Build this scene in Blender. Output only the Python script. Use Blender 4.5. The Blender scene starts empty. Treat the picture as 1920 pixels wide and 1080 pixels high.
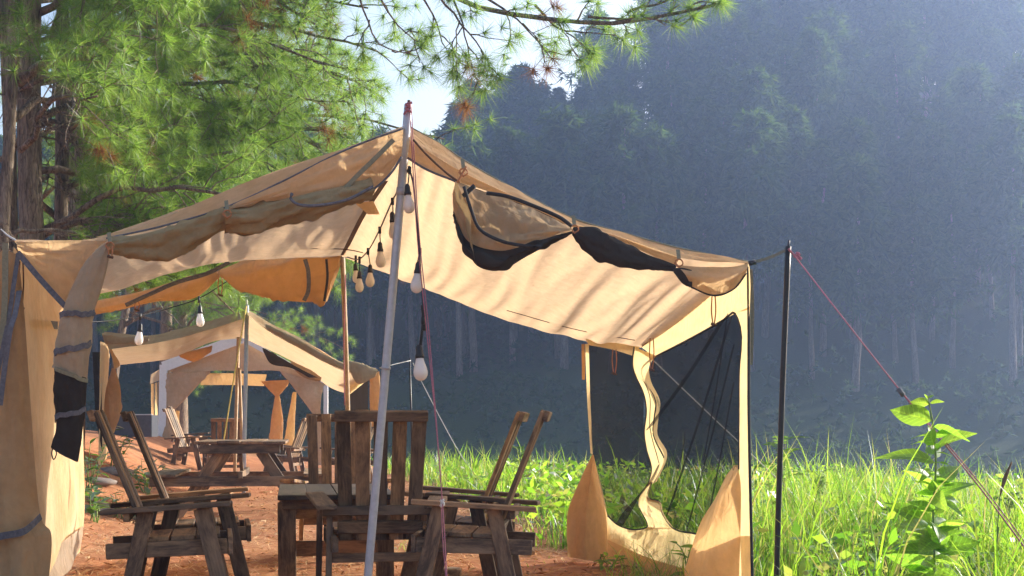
import bpy, math, random
import numpy as np
from mathutils import Vector, noise, Matrix

random.seed(7)
rng = np.random.default_rng(7)
R = math.radians
scene = bpy.context.scene
COL = scene.collection

# ------------------------------------------------------------------ camera, sky, sun, exposure
EYE, FPX, HOR = 0.99, 2600.0, 791.0        # eye height (m), focal length and horizon row in photo pixels
cam_d = bpy.data.cameras.new('camera'); cam = bpy.data.objects.new('camera', cam_d); COL.objects.link(cam)
cam.location = (0, 0, EYE); cam.rotation_euler = (R(90), 0, 0)
cam_d.sensor_width = 36; cam_d.lens = 36 * FPX / 1920; cam_d.shift_y = (HOR - 540) / 1920
cam_d.clip_start = 0.1; cam_d.clip_end = 3000
scene.camera = cam
SUN_AZ, SUN_EL = 55, 21                     # azimuth to the right of the view direction, elevation
world = bpy.data.worlds.new('World'); scene.world = world; world.use_nodes = True
wn = world.node_tree.nodes; wl = world.node_tree.links
sky = wn.new('ShaderNodeTexSky'); sky.sky_type = 'NISHITA'; sky.sun_disc = False
sky.sun_elevation = R(SUN_EL); sky.sun_rotation = R(SUN_AZ); sky.dust_density = 4.0; sky.air_density = 1.0
wl.new(sky.outputs['Color'], wn['Background'].inputs['Color']); wn['Background'].inputs['Strength'].default_value = 0.15
sd = bpy.data.lights.new('sun', 'SUN'); sd.energy = 5.0; sd.angle = R(0.6); sd.color = (1, .93, .80)
sun = bpy.data.objects.new('sun', sd); COL.objects.link(sun)
sv = Vector((math.sin(R(SUN_AZ)) * math.cos(R(SUN_EL)), math.cos(R(SUN_AZ)) * math.cos(R(SUN_EL)), math.sin(R(SUN_EL))))
sun.rotation_euler = sv.to_track_quat('Z', 'Y').to_euler(); sun.location = (40, 30, 40)
vs = scene.view_settings; vs.view_transform = 'Standard'; vs.look = 'None'; vs.gamma = 1; vs.exposure = 1.15
scene.cycles.max_bounces = 10; scene.cycles.transparent_max_bounces = 24
scene.cycles.diffuse_bounces = 4; scene.cycles.transmission_bounces = 6; scene.cycles.volume_bounces = 1
scene.cycles.use_denoising = True

# ------------------------------------------------------------------ helpers
def P(x, y, Y):
    """world point at distance Y that shows at photo pixel (x, y)"""
    return np.array(((x - 960) / FPX * Y, Y, EYE + (HOR - y) / FPX * Y))
def PL(pts, Y=None):
    return [P(p[0], p[1], p[2] if len(p) > 2 else Y) for p in pts]
def sstep(a, b, x):
    t = np.clip((x - a) / (b - a), 0, 1); return t * t * (3 - 2 * t)

def tag(o, label=None, cat=None, group=None, kind=None):
    if label: o['label'] = label
    if cat: o['category'] = cat
    if group: o['group'] = group
    if kind: o['kind'] = kind
    return o
def empty(name, loc=(0, 0, 0), rz=0, label=None, cat=None, group=None):
    o = bpy.data.objects.new(name, None); COL.objects.link(o)
    o.location = loc; o.rotation_euler = (0, 0, rz); o.empty_display_size = .1
    return tag(o, label, cat, group)
def link(name, me, parent=None):
    o = bpy.data.objects.new(name, me); COL.objects.link(o)
    if parent is not None:
        o.parent = parent
    return o
def mesh_obj(name, verts, faces, mat, parent=None, smooth=True, rel=True):
    """one mesh object; verts are world coordinates, moved into the parent's frame"""
    v = np.asarray(verts, float)
    if parent is not None and rel:
        root = parent
        off = np.array(root.location)
        while root.parent is not None:
            root = root.parent; off = off + np.array(root.location)
        v = v - off
    me = bpy.data.meshes.new(name); me.from_pydata(v.tolist(), [], [list(f) for f in faces])
    if smooth: me.polygons.foreach_set('use_smooth', [True] * len(me.polygons))
    me.materials.append(mat); me.update()
    return link(name, me, parent)
def tri_mesh(name, verts, tris, mat, parent=None):
    """fast path: numpy triangles"""
    v = np.asarray(verts, np.float32)
    if parent is not None: v = v - np.array(parent.location, np.float32)
    t = np.asarray(tris, np.int32)
    me = bpy.data.meshes.new(name); me.vertices.add(len(v)); me.vertices.foreach_set('co', v.ravel())
    me.loops.add(t.size); me.loops.foreach_set('vertex_index', t.ravel())
    me.polygons.add(len(t)); me.polygons.foreach_set('loop_start', np.arange(len(t), dtype=np.int32) * t.shape[1])
    me.polygons.foreach_set('use_smooth', np.ones(len(t), bool))
    me.update(calc_edges=True); me.materials.append(mat)
    return link(name, me, parent)
def dup(root, loc, rz, label=None, group=None):
    r = root.copy(); COL.objects.link(r); r.location = loc; r.rotation_euler = (0, 0, rz)
    if label: r['label'] = label
    if group: r['group'] = group
    for ch in list(root.children):
        c = ch.copy(); COL.objects.link(c); c.parent = r
        for g in list(ch.children):
            d = g.copy(); COL.objects.link(d); d.parent = c
    return r

def resample(pts, n):
    p = np.asarray(pts, float)
    d = np.r_[0, np.cumsum(np.linalg.norm(np.diff(p, axis=0), axis=1))]
    if d[-1] < 1e-9: return np.repeat(p[:1], n, 0)
    d /= d[-1]; return hermite(d, p, np.linspace(0, 1, n))
def hermite(t, p, s):
    k = len(t)
    if k == 2:
        w = s.reshape((-1,) + (1,) * (p.ndim - 1)); return p[0] * (1 - w) + p[1] * w
    m = np.zeros_like(p)
    for i in range(k):
        a, b = max(i - 1, 0), min(i + 1, k - 1)
        m[i] = (p[b] - p[a]) / (t[b] - t[a])
    i = np.clip(np.searchsorted(t, s, 'right') - 1, 0, k - 2)
    h = t[i + 1] - t[i]; u = (s - t[i]) / h
    sh = (-1,) + (1,) * (p.ndim - 1); u = u.reshape(sh); h = h.reshape(sh)
    return (2*u**3-3*u**2+1)*p[i] + (u**3-2*u**2+u)*h*m[i] + (-2*u**3+3*u**2)*p[i+1] + (u**3-u**2)*h*m[i+1]
def grid_normals(g):
    du = np.gradient(g, axis=1); dv = np.gradient(g, axis=0)
    n = np.cross(du, dv); return n / (np.linalg.norm(n, axis=2, keepdims=True) + 1e-9)
def nz(a, b, c=0.0): return noise.noise(Vector((a, b, c)))
def grid_faces(nv, nu, closed=False):
    f = []
    for j in range(nv - 1):
        for i in range(nu - (0 if closed else 1)):
            k = (i + 1) % nu
            f.append((j*nu+i, j*nu+k, (j+1)*nu+k, (j+1)*nu+i))
    return f
SEED = [0.0]
def loft(name, rows, mat, parent, nu=40, nv=24, wr=0.0, fu=6, fv=2, radial=None):
    """cloth sheet through rows of points; wr = wrinkle depth (m), fu/fv = wrinkle frequency along and across"""
    SEED[0] += 3.7; sd_ = SEED[0]
    rr = np.stack([resample(r, nu) for r in rows])
    g = hermite(np.linspace(0, 1, len(rr)), rr, np.linspace(0, 1, nv))
    if wr:
        n = grid_normals(g); d = np.zeros((nv, nu))
        for j in range(nv):
            for i in range(nu):
                u, v = i/(nu-1), j/(nv-1)
                w1 = .35*nz(u*1.3, v*1.3, sd_)
                d[j, i] = nz(u*fu + w1*fu*.6, v*fv + w1*2, sd_) + .5*nz(u*fu*2.3 + w1*3, v*fv*2.1, sd_+9)
                d[j, i] += .9*(.35-abs(nz(u*fu*1.2 + w1*2, v*fv*1.3 + w1*4, sd_+21)))
        eu = np.clip(np.minimum(np.linspace(0, 1, nu), np.linspace(1, 0, nu))/.07, .25, 1); ev = np.clip(np.minimum(np.linspace(0, 1, nv), np.linspace(1, 0, nv))/.07, .25, 1)
        g = g + n * (d * wr * eu[None, :] * ev[:, None])[..., None]
    return mesh_obj(name, g.reshape(-1, 3), grid_faces(nv, nu), mat, parent)
def roll(name, top, bot, depth, mat, parent, nu=44, k=18, wr=.12, fu=9, twist=2.0, cap=True):
    nu, k = max(nu, int(nu*1.5)), k*2
    """gathered tube of cloth between two outlines; depth = half thickness as share of its height"""
    SEED[0] += 3.1; sd_ = SEED[0]
    t, b = resample(top, nu), resample(bot, nu)
    g = np.zeros((nu, k, 3))
    ax = np.gradient((t + b) / 2, axis=0); ax /= np.linalg.norm(ax, axis=1, keepdims=True) + 1e-9
    for i in range(nu):
        c, a = (t[i]+b[i])/2, (t[i]-b[i])/2
        r = np.linalg.norm(a); q = np.cross(ax[i], a/(r+1e-9)); q /= np.linalg.norm(q)+1e-9
        for j in range(k):
            th = 2*math.pi*j/k
            u = i/(nu-1)
            s = 1 + wr*nz(u*fu*.5 + 2*math.cos(th), 2.5*math.sin(th) + twist*u*2, sd_) + wr*.7*nz(u*3, th*2.2 + twist*u*3, sd_+5)*1.2
            tie = .10 + .16*(abs(2*u-1)**3)
            s += wr*10*tie*(.45-abs(nz(th*1.6 + twist*u*1.7 + .7*nz(u*4, th, sd_), u*1.6, sd_+13))*1.6) + wr*.5*nz(u*14, th*3, sd_+31)
            g[i, j] = c + a*math.cos(th)*(1 if abs(math.cos(th)) > .95 else s) + q*math.sin(th)*max(r*depth, .012)*s
    f = grid_faces(nu, k, True)
    if cap: f += [tuple(range(k)), tuple((nu-1)*k + j for j in range(k))[::-1]]
    return mesh_obj(name, g.reshape(-1, 3), f, mat, parent)
def tube_data(pts, rad, k=8, n=None):
    p = np.asarray(pts, float)
    if n: 
        r = np.asarray(rad, float) if np.ndim(rad) else np.full(len(p), rad, float)
        d = np.r_[0, np.cumsum(np.linalg.norm(np.diff(p, axis=0), axis=1))]; d /= d[-1]
        r = np.interp(np.linspace(0, 1, n), d, r); p = resample(p, n)
    else: r = np.asarray(rad, float) if np.ndim(rad) else np.full(len(p), rad, float)
    ax = np.gradient(p, axis=0); ax /= np.linalg.norm(ax, axis=1, keepdims=True) + 1e-12
    ref = np.array((0, 0, 1.)) if abs(ax[0][2]) < .8 else np.array((1., 0, 0))
    V = []
    for i in range(len(p)):
        a = np.cross(ax[i], ref); a /= np.linalg.norm(a) + 1e-12; b = np.cross(ax[i], a)
        th = np.arange(k) * 2*math.pi/k
        V.append(p[i] + r[i]*(np.cos(th)[:, None]*a + np.sin(th)[:, None]*b))
    F = grid_faces(len(p), k, True) + [tuple(range(k))[::-1], tuple((len(p)-1)*k + j for j in range(k))]
    return np.concatenate(V), F
def tube(name, pts, rad, mat, parent=None, k=8, n=None):
    v, f = tube_data(pts, rad, k, n); return mesh_obj(name, v, f, mat, parent)
def ribbon(name, pts, width, mat, parent, up=(0, 0, 1), n=24, thick=.003):
    """flat webbing: thin box swept along points, its width along 'up'"""
    p = resample(pts, n); up = np.array(up, float)
    ax = np.gradient(p, axis=0); ax /= np.linalg.norm(ax, axis=1, keepdims=True)+1e-9
    V = []
    for i in range(n):
        w = up - ax[i]*np.dot(up, ax[i]); w /= np.linalg.norm(w)+1e-9; q = np.cross(ax[i], w)
        for a, b in ((1, 1), (-1, 1), (-1, -1), (1, -1)): V.append(p[i] + w*a*width/2 + q*b*thick/2)
    F = grid_faces(n, 4, True) + [(3, 2, 1, 0), ((n-1)*4, (n-1)*4+1, (n-1)*4+2, (n-1)*4+3)]
    return mesh_obj(name, V, F, mat, parent, smooth=False)
def lathe_data(prof, k=14):
    V, F = [], []
    for r, z in prof:
        for j in range(k): th = 2*math.pi*j/k; V.append((r*math.cos(th), r*math.sin(th), z))
    F = grid_faces(len(prof), k, True) + [tuple(range(k))[::-1], tuple((len(prof)-1)*k+j for j in range(k))]
    return V, F

# ------------------------------------------------------------------ materials
def mat_new(name):
    m = bpy.data.materials.new(name); m.use_nodes = True
    nt = m.node_tree; nt.nodes.clear(); out = nt.nodes.new('ShaderNodeOutputMaterial'); return m, nt, out
def N(nt, t, **kw):
    n = nt.nodes.new('ShaderNode' + t)
    for k, v in kw.items():
        if hasattr(n, k): setattr(n, k, v)
    return n
def ramp(nt, fac, stops):
    r = N(nt, 'ValToRGB'); nt.links.new(fac, r.inputs[0])
    e = r.color_ramp.elements
    while len(e) < len(stops): e.new(.5)
    for i, (p, c) in enumerate(stops): e[i].position = p; e[i].color = (*c, 1) if len(c) == 3 else c
    return r.outputs[0]
def nnoise(nt, vec, scale, detail=5, rough=.6, dist=0):
    n = N(nt, 'TexNoise'); n.inputs['Scale'].default_value = scale; n.inputs['Detail'].default_value = detail
    n.inputs['Roughness'].default_value = rough; n.inputs['Distortion'].default_value = dist
    if vec is not None: nt.links.new(vec, n.inputs['Vector'])
    return n.outputs['Fac']
def mixc(nt, fac, a, b, mode='MIX'):
    m = N(nt, 'Mix'); m.data_type = 'RGBA'; m.blend_type = mode
    for i, v in ((0, fac), (6, a), (7, b)):
        if isinstance(v, (int, float)): m.inputs[i].default_value = v
        elif isinstance(v, tuple): m.inputs[i].default_value = (*v, 1)
        else: nt.links.new(v, m.inputs[i])
    return m.outputs[2]
def mapping(nt, scale, kind='Object'):
    tc = N(nt, 'TexCoord'); mp = N(nt, 'Mapping'); mp.inputs['Scale'].default_value = scale
    nt.links.new(tc.outputs[kind], mp.inputs['Vector']); return mp.outputs[0]
def bump(nt, h, strength, dist=.01):
    b = N(nt, 'Bump'); b.inputs['Strength'].default_value = strength; b.inputs['Distance'].default_value = dist
    nt.links.new(h, b.inputs['Height']); return b.outputs[0]

def cloth_mat(name, col, tcol, trans=.45, dirt=(.5, .42, .34), rough_bump=.7, stain=.5):
    m, nt, out = mat_new(name); L = nt.links
    v = mapping(nt, (1, 1, 1))
    big = nnoise(nt, v, 2.2, 6, .65, .4); fine = nnoise(nt, v, 14, 5, .7)
    f1 = ramp(nt, big, [(.35, (0, 0, 0)), (.72, (1, 1, 1))])
    c = mixc(nt, f1, col, tuple(col[i]*dirt[i]/.5*.85 for i in range(3)))
    f2 = ramp(nt, fine, [(.35, (.82, .82, .82)), (.65, (1.08, 1.08, 1.08))])
    c = mixc(nt, stain, c, f2, 'MULTIPLY')
    tc_ = mixc(nt, stain, tcol, f2, 'MULTIPLY')
    wave = nnoise(nt, mapping(nt, (5, 5, 2)), 3.2, 3, .5, 1.2)
    weave = nnoise(nt, v, 220, 2, .5)
    h = N(nt, 'Math', operation='MULTIPLY_ADD'); L.new(weave, h.inputs[0]); h.inputs[1].default_value = .03; L.new(wave, h.inputs[2])
    b = bump(nt, h.outputs[0], rough_bump, .02)
    d = N(nt, 'BsdfDiffuse'); L.new(c, d.inputs['Color']); L.new(b, d.inputs['Normal']); d.inputs['Roughness'].default_value = .6
    t = N(nt, 'BsdfTranslucent'); L.new(tc_, t.inputs['Color']); L.new(b, t.inputs['Normal'])
    mx = N(nt, 'MixShader'); mx.inputs[0].default_value = trans; L.new(d.outputs[0], mx.inputs[1]); L.new(t.outputs[0], mx.inputs[2])
    L.new(mx.outputs[0], out.inputs[0]); return m
M = {}
M['roof'] = cloth_mat('canvas_roof', (.60, .45, .28), (.82, .58, .36), .39, rough_bump=.3)
M['wall'] = cloth_mat('canvas_wall', (.78, .58, .34), (.92, .72, .38), .42)
M['flap'] = cloth_mat('canvas_flap', (.62, .44, .25), (.80, .51, .23), .38)
M['olive'] = cloth_mat('canvas_olive', (.41, .34, .20), (.36, .25, .12), .18)
M['band'] = cloth_mat('canvas_band', (.64, .47, .30), (.80, .56, .31), .40)
M['cabin'] = cloth_mat('canvas_cabin', (.66, .53, .38), (.6, .42, .25), .28)
M['darkcloth'] = cloth_mat('charcoal_cloth', (.060, .055, .052), (.05, .04, .03), .12)
M['shade'] = cloth_mat('canvas_flap_shaded', (.52, .36, .20), (.45, .28, .13), .14)  # same tent canvas, darkened: the front flap's shade is put into the colour
M['lit'] = cloth_mat('canvas_wall_sunlit', (.86, .66, .42), (.8, .6, .34), .26)  # paler copy of the wall canvas: sunlight on the left wall painted in
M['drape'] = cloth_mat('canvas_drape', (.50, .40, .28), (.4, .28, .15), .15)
M['skirt'] = cloth_mat('canvas_skirt', (.55, .48, .40), (.7, .55, .4), .3)

def simple(name, col, rough=.6, metal=0, var=.25, scale=20, bumpv=.1, spec=.4):
    m, nt, out = mat_new(name); p = N(nt, 'BsdfPrincipled')
    f = nnoise(nt, mapping(nt, (1, 1, 1)), scale, 5, .65)
    c = ramp(nt, f, [(.3, tuple(x*(1-var) for x in col)), (.7, tuple(min(1, x*(1+var)) for x in col))])
    nt.links.new(c, p.inputs['Base Color']); p.inputs['Roughness'].default_value = rough; p.inputs['Metallic'].default_value = metal
    p.inputs['Specular IOR Level'].default_value = spec
    if bumpv: nt.links.new(bump(nt, f, bumpv, .004), p.inputs['Normal'])
    nt.links.new(p.outputs[0], out.inputs[0]); return m
M['piping'] = simple('blue_grey_piping', (.12, .122, .14), .8, 0, .35, 60)
M['blackpipe'] = simple('black_binding', (.025, .024, .026), .8, 0, .3, 60)
M['brownstrap'] = simple('brown_strap', (.10, .055, .03), .8, 0, .3, 40)
M['olivestrap'] = simple('olive_webbing', (.22, .21, .14), .85, 0, .2, 80)
M['pole'] = simple('galvanised_pole', (.42, .45, .50), .38, .15, .12, 30, .05)
M['woodpole'] = simple('bamboo_pole', (.36, .26, .16), .6, 0, .25, 20)
M['blackpole'] = simple('black_painted_pole', (.018, .018, .02), .4, .2, .3, 60, .1)
M['whitepost'] = simple('white_painted_post', (.72, .72, .74), .5, 0, .06, 20, .04)
M['pinkrope'] = simple('pink_rope', (.36, .13, .16), .8, 0, .35, 200, .3)
M['orangerope'] = simple('orange_cord', (.40, .17, .07), .8, 0, .3, 200, .3)
M['yellowrope'] = simple('yellow_rope', (.62, .42, .10), .8, 0, .3, 120, .3)
M['whiterope'] = simple('white_rope', (.55, .53, .50), .8, 0, .2, 120, .3)
M['cable'] = simple('black_cable', (.015, .014, .014), .5, 0, .2, 60, .05)
M['socket'] = simple('black_socket', (.02, .019, .019), .45, 0, .2, 60, .05)
M['darkmetal'] = simple('dark_tank', (.05, .06, .08), .45, .2, .2, 15, .05)
M['stone'] = simple('grey_stone', (.22, .18, .16), .9, 0, .4, 9, .6)
def bulb_mat():
    m, nt, out = mat_new('opal_bulb'); p = N(nt, 'BsdfPrincipled')
    p.inputs['Base Color'].default_value = (.86, .83, .80, 1); p.inputs['Roughness'].default_value = .25
    t = N(nt, 'BsdfTranslucent'); t.inputs[0].default_value = (.9, .88, .85, 1)
    mx = N(nt, 'MixShader'); mx.inputs[0].default_value = .35
    nt.links.new(p.outputs[0], mx.inputs[1]); nt.links.new(t.outputs[0], mx.inputs[2]); nt.links.new(mx.outputs[0], out.inputs[0]); return m
M['bulb'] = bulb_mat()
def mesh_net(name, lo, hi):
    m, nt, out = mat_new(name); d = N(nt, 'BsdfDiffuse'); d.inputs[0].default_value = (.030, .030, .032, 1)
    tr = N(nt, 'BsdfTransparent'); tr.inputs[0].default_value = (1, 1, 1, 1); mx = N(nt, 'MixShader')
    f = nnoise(nt, mapping(nt, (1, 1, 1)), 3, 3); r = ramp(nt, f, [(.3, (lo,)*3), (.7, (hi,)*3)])
    nt.links.new(r, mx.inputs[0]); nt.links.new(tr.outputs[0], mx.inputs[1]); nt.links.new(d.outputs[0], mx.inputs[2])
    nt.links.new(mx.outputs[0], out.inputs[0]); return m
M['net'] = mesh_net('mosquito_mesh', .64, .74); M['fold'] = mesh_net('mesh_fold_layer', .45, .6)
def wood(name, dark, light, rough=.65):
    m, nt, out = mat_new(name); L = nt.links; p = N(nt, 'BsdfPrincipled')
    oi = N(nt, 'ObjectInfo')
    tc = N(nt, 'TexCoord'); add = N(nt, 'VectorMath', operation='ADD')
    sc = N(nt, 'VectorMath', operation='SCALE'); cmb = N(nt, 'CombineXYZ')
    for i in range(3): L.new(oi.outputs['Random'], cmb.inputs[i])
    L.new(cmb.outputs[0], sc.inputs[0]); sc.inputs['Scale'].default_value = 37
    L.new(tc.outputs['Object'], add.inputs[0]); L.new(sc.outputs[0], add.inputs[1])
    mp = N(nt, 'Mapping'); mp.inputs['Scale'].default_value = (2.2, 26, 26); L.new(add.outputs[0], mp.inputs[0])
    grain = nnoise(nt, mp.outputs[0], 2.2, 7, .7, .8)
    mp2 = N(nt, 'Mapping'); mp2.inputs['Scale'].default_value = (1.2, 4, 4); L.new(add.outputs[0], mp2.inputs[0])
    wear = nnoise(nt, mp2.outputs[0], 2.4, 6, .7, .5)
    c1 = ramp(nt, grain, [(.3, tuple(x*.55 for x in dark)), (.52, dark), (.75, light)])
    wf = ramp(nt, wear, [(.42, (0, 0, 0)), (.66, (1, 1, 1))])
    c2 = mixc(nt, wf, c1, tuple(x*1.05 for x in light))
    hv = ramp(nt, oi.outputs['Random'], [(0, (.6, .62, .66)), (.5, (1, 1, 1)), (1, (1.5, 1.35, 1.15))])
    c3 = mixc(nt, 1.0, c2, hv, 'MULTIPLY')
    L.new(c3, p.inputs['Base Color']); p.inputs['Roughness'].default_value = rough; p.inputs['Specular IOR Level'].default_value = .3
    L.new(bump(nt, grain, .5, .004), p.inputs['Normal']); L.new(p.outputs[0], out.inputs[0]); return m
M['wood'] = wood('stained_wood', (.085, .056, .040), (.27, .18, .11))
M['woodlight'] = wood('worn_wood', (.12, .075, .045), (.36, .23, .125))
M['tablewood'] = wood('dark_table_wood', (.035, .026, .022), (.10, .07, .05), .55)
M['stick'] = wood('bare_stick', (.25, .18, .12), (.42, .32, .22), .8)
def bark_mat(name, a, b):
    m, nt, out = mat_new(name); L = nt.links; p = N(nt, 'BsdfPrincipled')
    v = mapping(nt, (9, 9, 1.3)); n1 = nnoise(nt, v, 1.6, 8, .75, .9); n2 = nnoise(nt, v, 3.5, 6, .7, 1.5)
    cr = ramp(nt, n2, [(.36, (.22, .22, .22)), (.52, (1, 1, 1))])
    c = ramp(nt, n1, [(.3, a), (.6, b), (.8, tuple(x*1.5 for x in b))])
    c = mixc(nt, .85, c, cr, 'MULTIPLY')
    L.new(c, p.inputs['Base Color']); p.inputs['Roughness'].default_value = .9; p.inputs['Specular IOR Level'].default_value = .15
    h = mixc(nt, .5, n1, cr, 'MULTIPLY'); L.new(bump(nt, h, 1.0, .06), p.inputs['Normal']); L.new(p.outputs[0], out.inputs[0]); return m
M['bark'] = bark_mat('pine_bark', (.13, .092, .072), (.40, .31, .24))
M['barkfar'] = bark_mat('far_pine_bark', (.10, .075, .06), (.24, .19, .16))
def leaf_mat(name, cols, tcols, trans=.5, gloss=0.0, island=True, rough=.5, veins=False):
    m, nt, out = mat_new(name); L = nt.links
    if island: r = N(nt, 'NewGeometry').outputs['Random Per Island']
    else: r = N(nt, 'ObjectInfo').outputs['Random']
    k = len(cols)-1
    c = ramp(nt, r, [(i/max(k, 1), x) for i, x in enumerate(cols)]); t_ = ramp(nt, r, [(i/max(k, 1), x) for i, x in enumerate(tcols)])
    if veins:       # midrib and side veins in the leaf's own frame (x along, y across)
        sx = N(nt, 'SeparateXYZ'); L.new(N(nt, 'TexCoord').outputs['Object'], sx.inputs[0])
        ay = N(nt, 'Math', operation='ABSOLUTE'); L.new(sx.outputs['Y'], ay.inputs[0])
        ph = N(nt, 'Math', operation='MULTIPLY_ADD'); L.new(ay.outputs[0], ph.inputs[0]); ph.inputs[1].default_value = -.9; L.new(sx.outputs['X'], ph.inputs[2])
        sn = N(nt, 'Math', operation='SINE'); ml_ = N(nt, 'Math', operation='MULTIPLY'); L.new(ph.outputs[0], ml_.inputs[0]); ml_.inputs[1].default_value = 52; L.new(ml_.outputs[0], sn.inputs[0])
        vf = ramp(nt, sn.outputs[0], [(.86, (.88, .88, .88)), (.97, (1.25, 1.25, 1.1))]); mr = ramp(nt, ay.outputs[0], [(.008, (1.5, 1.4, 1.3)), (.02, (1, 1, 1))])
        sp = ramp(nt, nnoise(nt, None, 7, 5, .7), [(.32, (.6, .55, .4)), (.45, (1, 1, 1))])
        for f_ in (vf, mr, sp): c = mixc(nt, 1.0, c, f_, 'MULTIPLY'); t_ = mixc(nt, 1.0, t_, f_, 'MULTIPLY')
    d = N(nt, 'BsdfDiffuse'); L.new(c, d.inputs[0]); t = N(nt, 'BsdfTranslucent'); L.new(t_, t.inputs[0])
    mx = N(nt, 'MixShader'); mx.inputs[0].default_value = trans; L.new(d.outputs[0], mx.inputs[1]); L.new(t.outputs[0], mx.inputs[2]); o = mx.outputs[0]
    if gloss:
        g = N(nt, 'BsdfGlossy'); g.inputs['Roughness'].default_value = rough; g.inputs[0].default_value = (.9, .95, 1, 1)
        lw = N(nt, 'Fresnel'); lw.inputs[0].default_value = 1.4; ml = N(nt, 'Math', operation='MULTIPLY'); L.new(lw.outputs[0], ml.inputs[0]); ml.inputs[1].default_value = gloss
        m2 = N(nt, 'MixShader'); L.new(ml.outputs[0], m2.inputs[0]); L.new(o, m2.inputs[1]); L.new(g.outputs[0], m2.inputs[2]); o = m2.outputs[0]
    L.new(o, out.inputs[0]); return m
M['needle'] = leaf_mat('pine_needles', [(.055, .12, .018), (.10, .18, .028), (.16, .22, .05)], [(.18, .38, .035), (.31, .52, .06), (.47, .62, .14)], .5, .10, rough=.55)
M['needledead'] = leaf_mat('dead_needles', [(.22, .09, .03), (.32, .16, .06)], [(.3, .12, .03), (.4, .2, .06)], .35)
M['needlefar'] = leaf_mat('far_needles', [(.024, .05, .016), (.04, .075, .022), (.065, .105, .03)], [(.06, .13, .025), (.10, .18, .03), (.14, .21, .04)], .38)
M['grass'] = leaf_mat('grass_blades', [(.035, .085, .012), (.07, .15, .016), (.10, .18, .022), (.15, .21, .04), (.26, .22, .10)], [(.12, .32, .02), (.25, .52, .03), (.36, .60, .035), (.46, .64, .06), (.48, .40, .14)], .55, .12, rough=.45)
M['leaf'] = leaf_mat('weed_leaf', [(.08, .18, .02), (.15, .27, .03)], [(.30, .60, .05), (.52, .78, .08)], .6, .04, False, .45, True)
M['shrubleaf'] = leaf_mat('shrub_leaf', [(.035, .085, .018), (.07, .14, .025)], [(.12, .26, .03), (.22, .38, .04)], .45, .3, False, .35)
M['fern'] = leaf_mat('feathery_leaf', [(.06, .13, .03), (.1, .18, .04)], [(.2, .38, .06), (.28, .45, .08)], .5)
M['bush'] = leaf_mat('slope_bush', [(.022, .045, .022), (.04, .07, .03), (.06, .09, .045)], [(.05, .1, .03), (.08, .13, .04), (.1, .15, .05)], .35)
M['litter'] = leaf_mat('pine_straw', [(.34, .15, .06), (.52, .29, .14), (.70, .50, .30)], [(.3, .15, .06), (.4, .2, .1), (.4, .3, .15)], .15)
M['stem'] = simple('green_stem', (.16, .26, .05), .6, 0, .3, 60, .1)
M['seed'] = simple('seed_head', (.16, .09, .05), .8, 0, .3, 80, .2)

def ground_mat():
    m, nt, out = mat_new('red_earth'); L = nt.links; p = N(nt, 'BsdfPrincipled')
    tc = N(nt, 'TexCoord'); v = tc.outputs['Object']
    n1 = nnoise(nt, v, .9, 8, .7, .3); n2 = nnoise(nt, v, 9, 7, .7, .2); n3 = nnoise(nt, v, 70, 4, .7)
    red = ramp(nt, n2, [(.28, (.12, .045, .022)), (.45, (.35, .16, .08)), (.72, (.58, .35, .21))])
    red = mixc(nt, .45, red, ramp(nt, n1, [(.35, (.30, .12, .055)), (.7, (.60, .36, .20))]))
    red = mixc(nt, .35, red, ramp(nt, n3, [(.35, (.2, .08, .04)), (.65, (.55, .32, .17))]), 'OVERLAY')
    grn = ramp(nt, n2, [(.3, (.022, .036, .012)), (.7, (.05, .07, .022))])
    # grass soil east of the path and beyond the terrace
    sx = N(nt, 'SeparateXYZ'); L.new(v, sx.inputs[0])
    e = N(nt, 'Math', operation='MULTIPLY_ADD'); L.new(sx.outputs['Y'], e.inputs[0]); e.inputs[1].default_value = .16; L.new(sx.outputs['X'], e.inputs[2])
    e2 = N(nt, 'Math', operation='MULTIPLY_ADD'); L.new(n1, e2.inputs[0]); e2.inputs[1].default_value = 1.6; L.new(e.outputs[0], e2.inputs[2])
    f = N(nt, 'MapRange'); L.new(e2.outputs[0], f.inputs[0]); f.inputs[1].default_value = 2.9; f.inputs[2].default_value = 3.3
    far = N(nt, 'MapRange'); L.new(sx.outputs['Y'], far.inputs[0]); far.inputs[1].default_value = 36; far.inputs[2].default_value = 46
    mx = N(nt, 'Math', operation='MAXIMUM'); L.new(f.outputs[0], mx.inputs[0]); L.new(far.outputs[0], mx.inputs[1])
    c = mixc(nt, mx.outputs[0], red, grn)
    L.new(c, p.inputs['Base Color']); p.inputs['Roughness'].default_value = .95; p.inputs['Specular IOR Level'].default_value = .1
    h = mixc(nt, .35, n2, n3); L.new(bump(nt, h, .7, .035), p.inputs['Normal']); L.new(p.outputs[0], out.inputs[0]); return m
M['ground'] = ground_mat()

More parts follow.
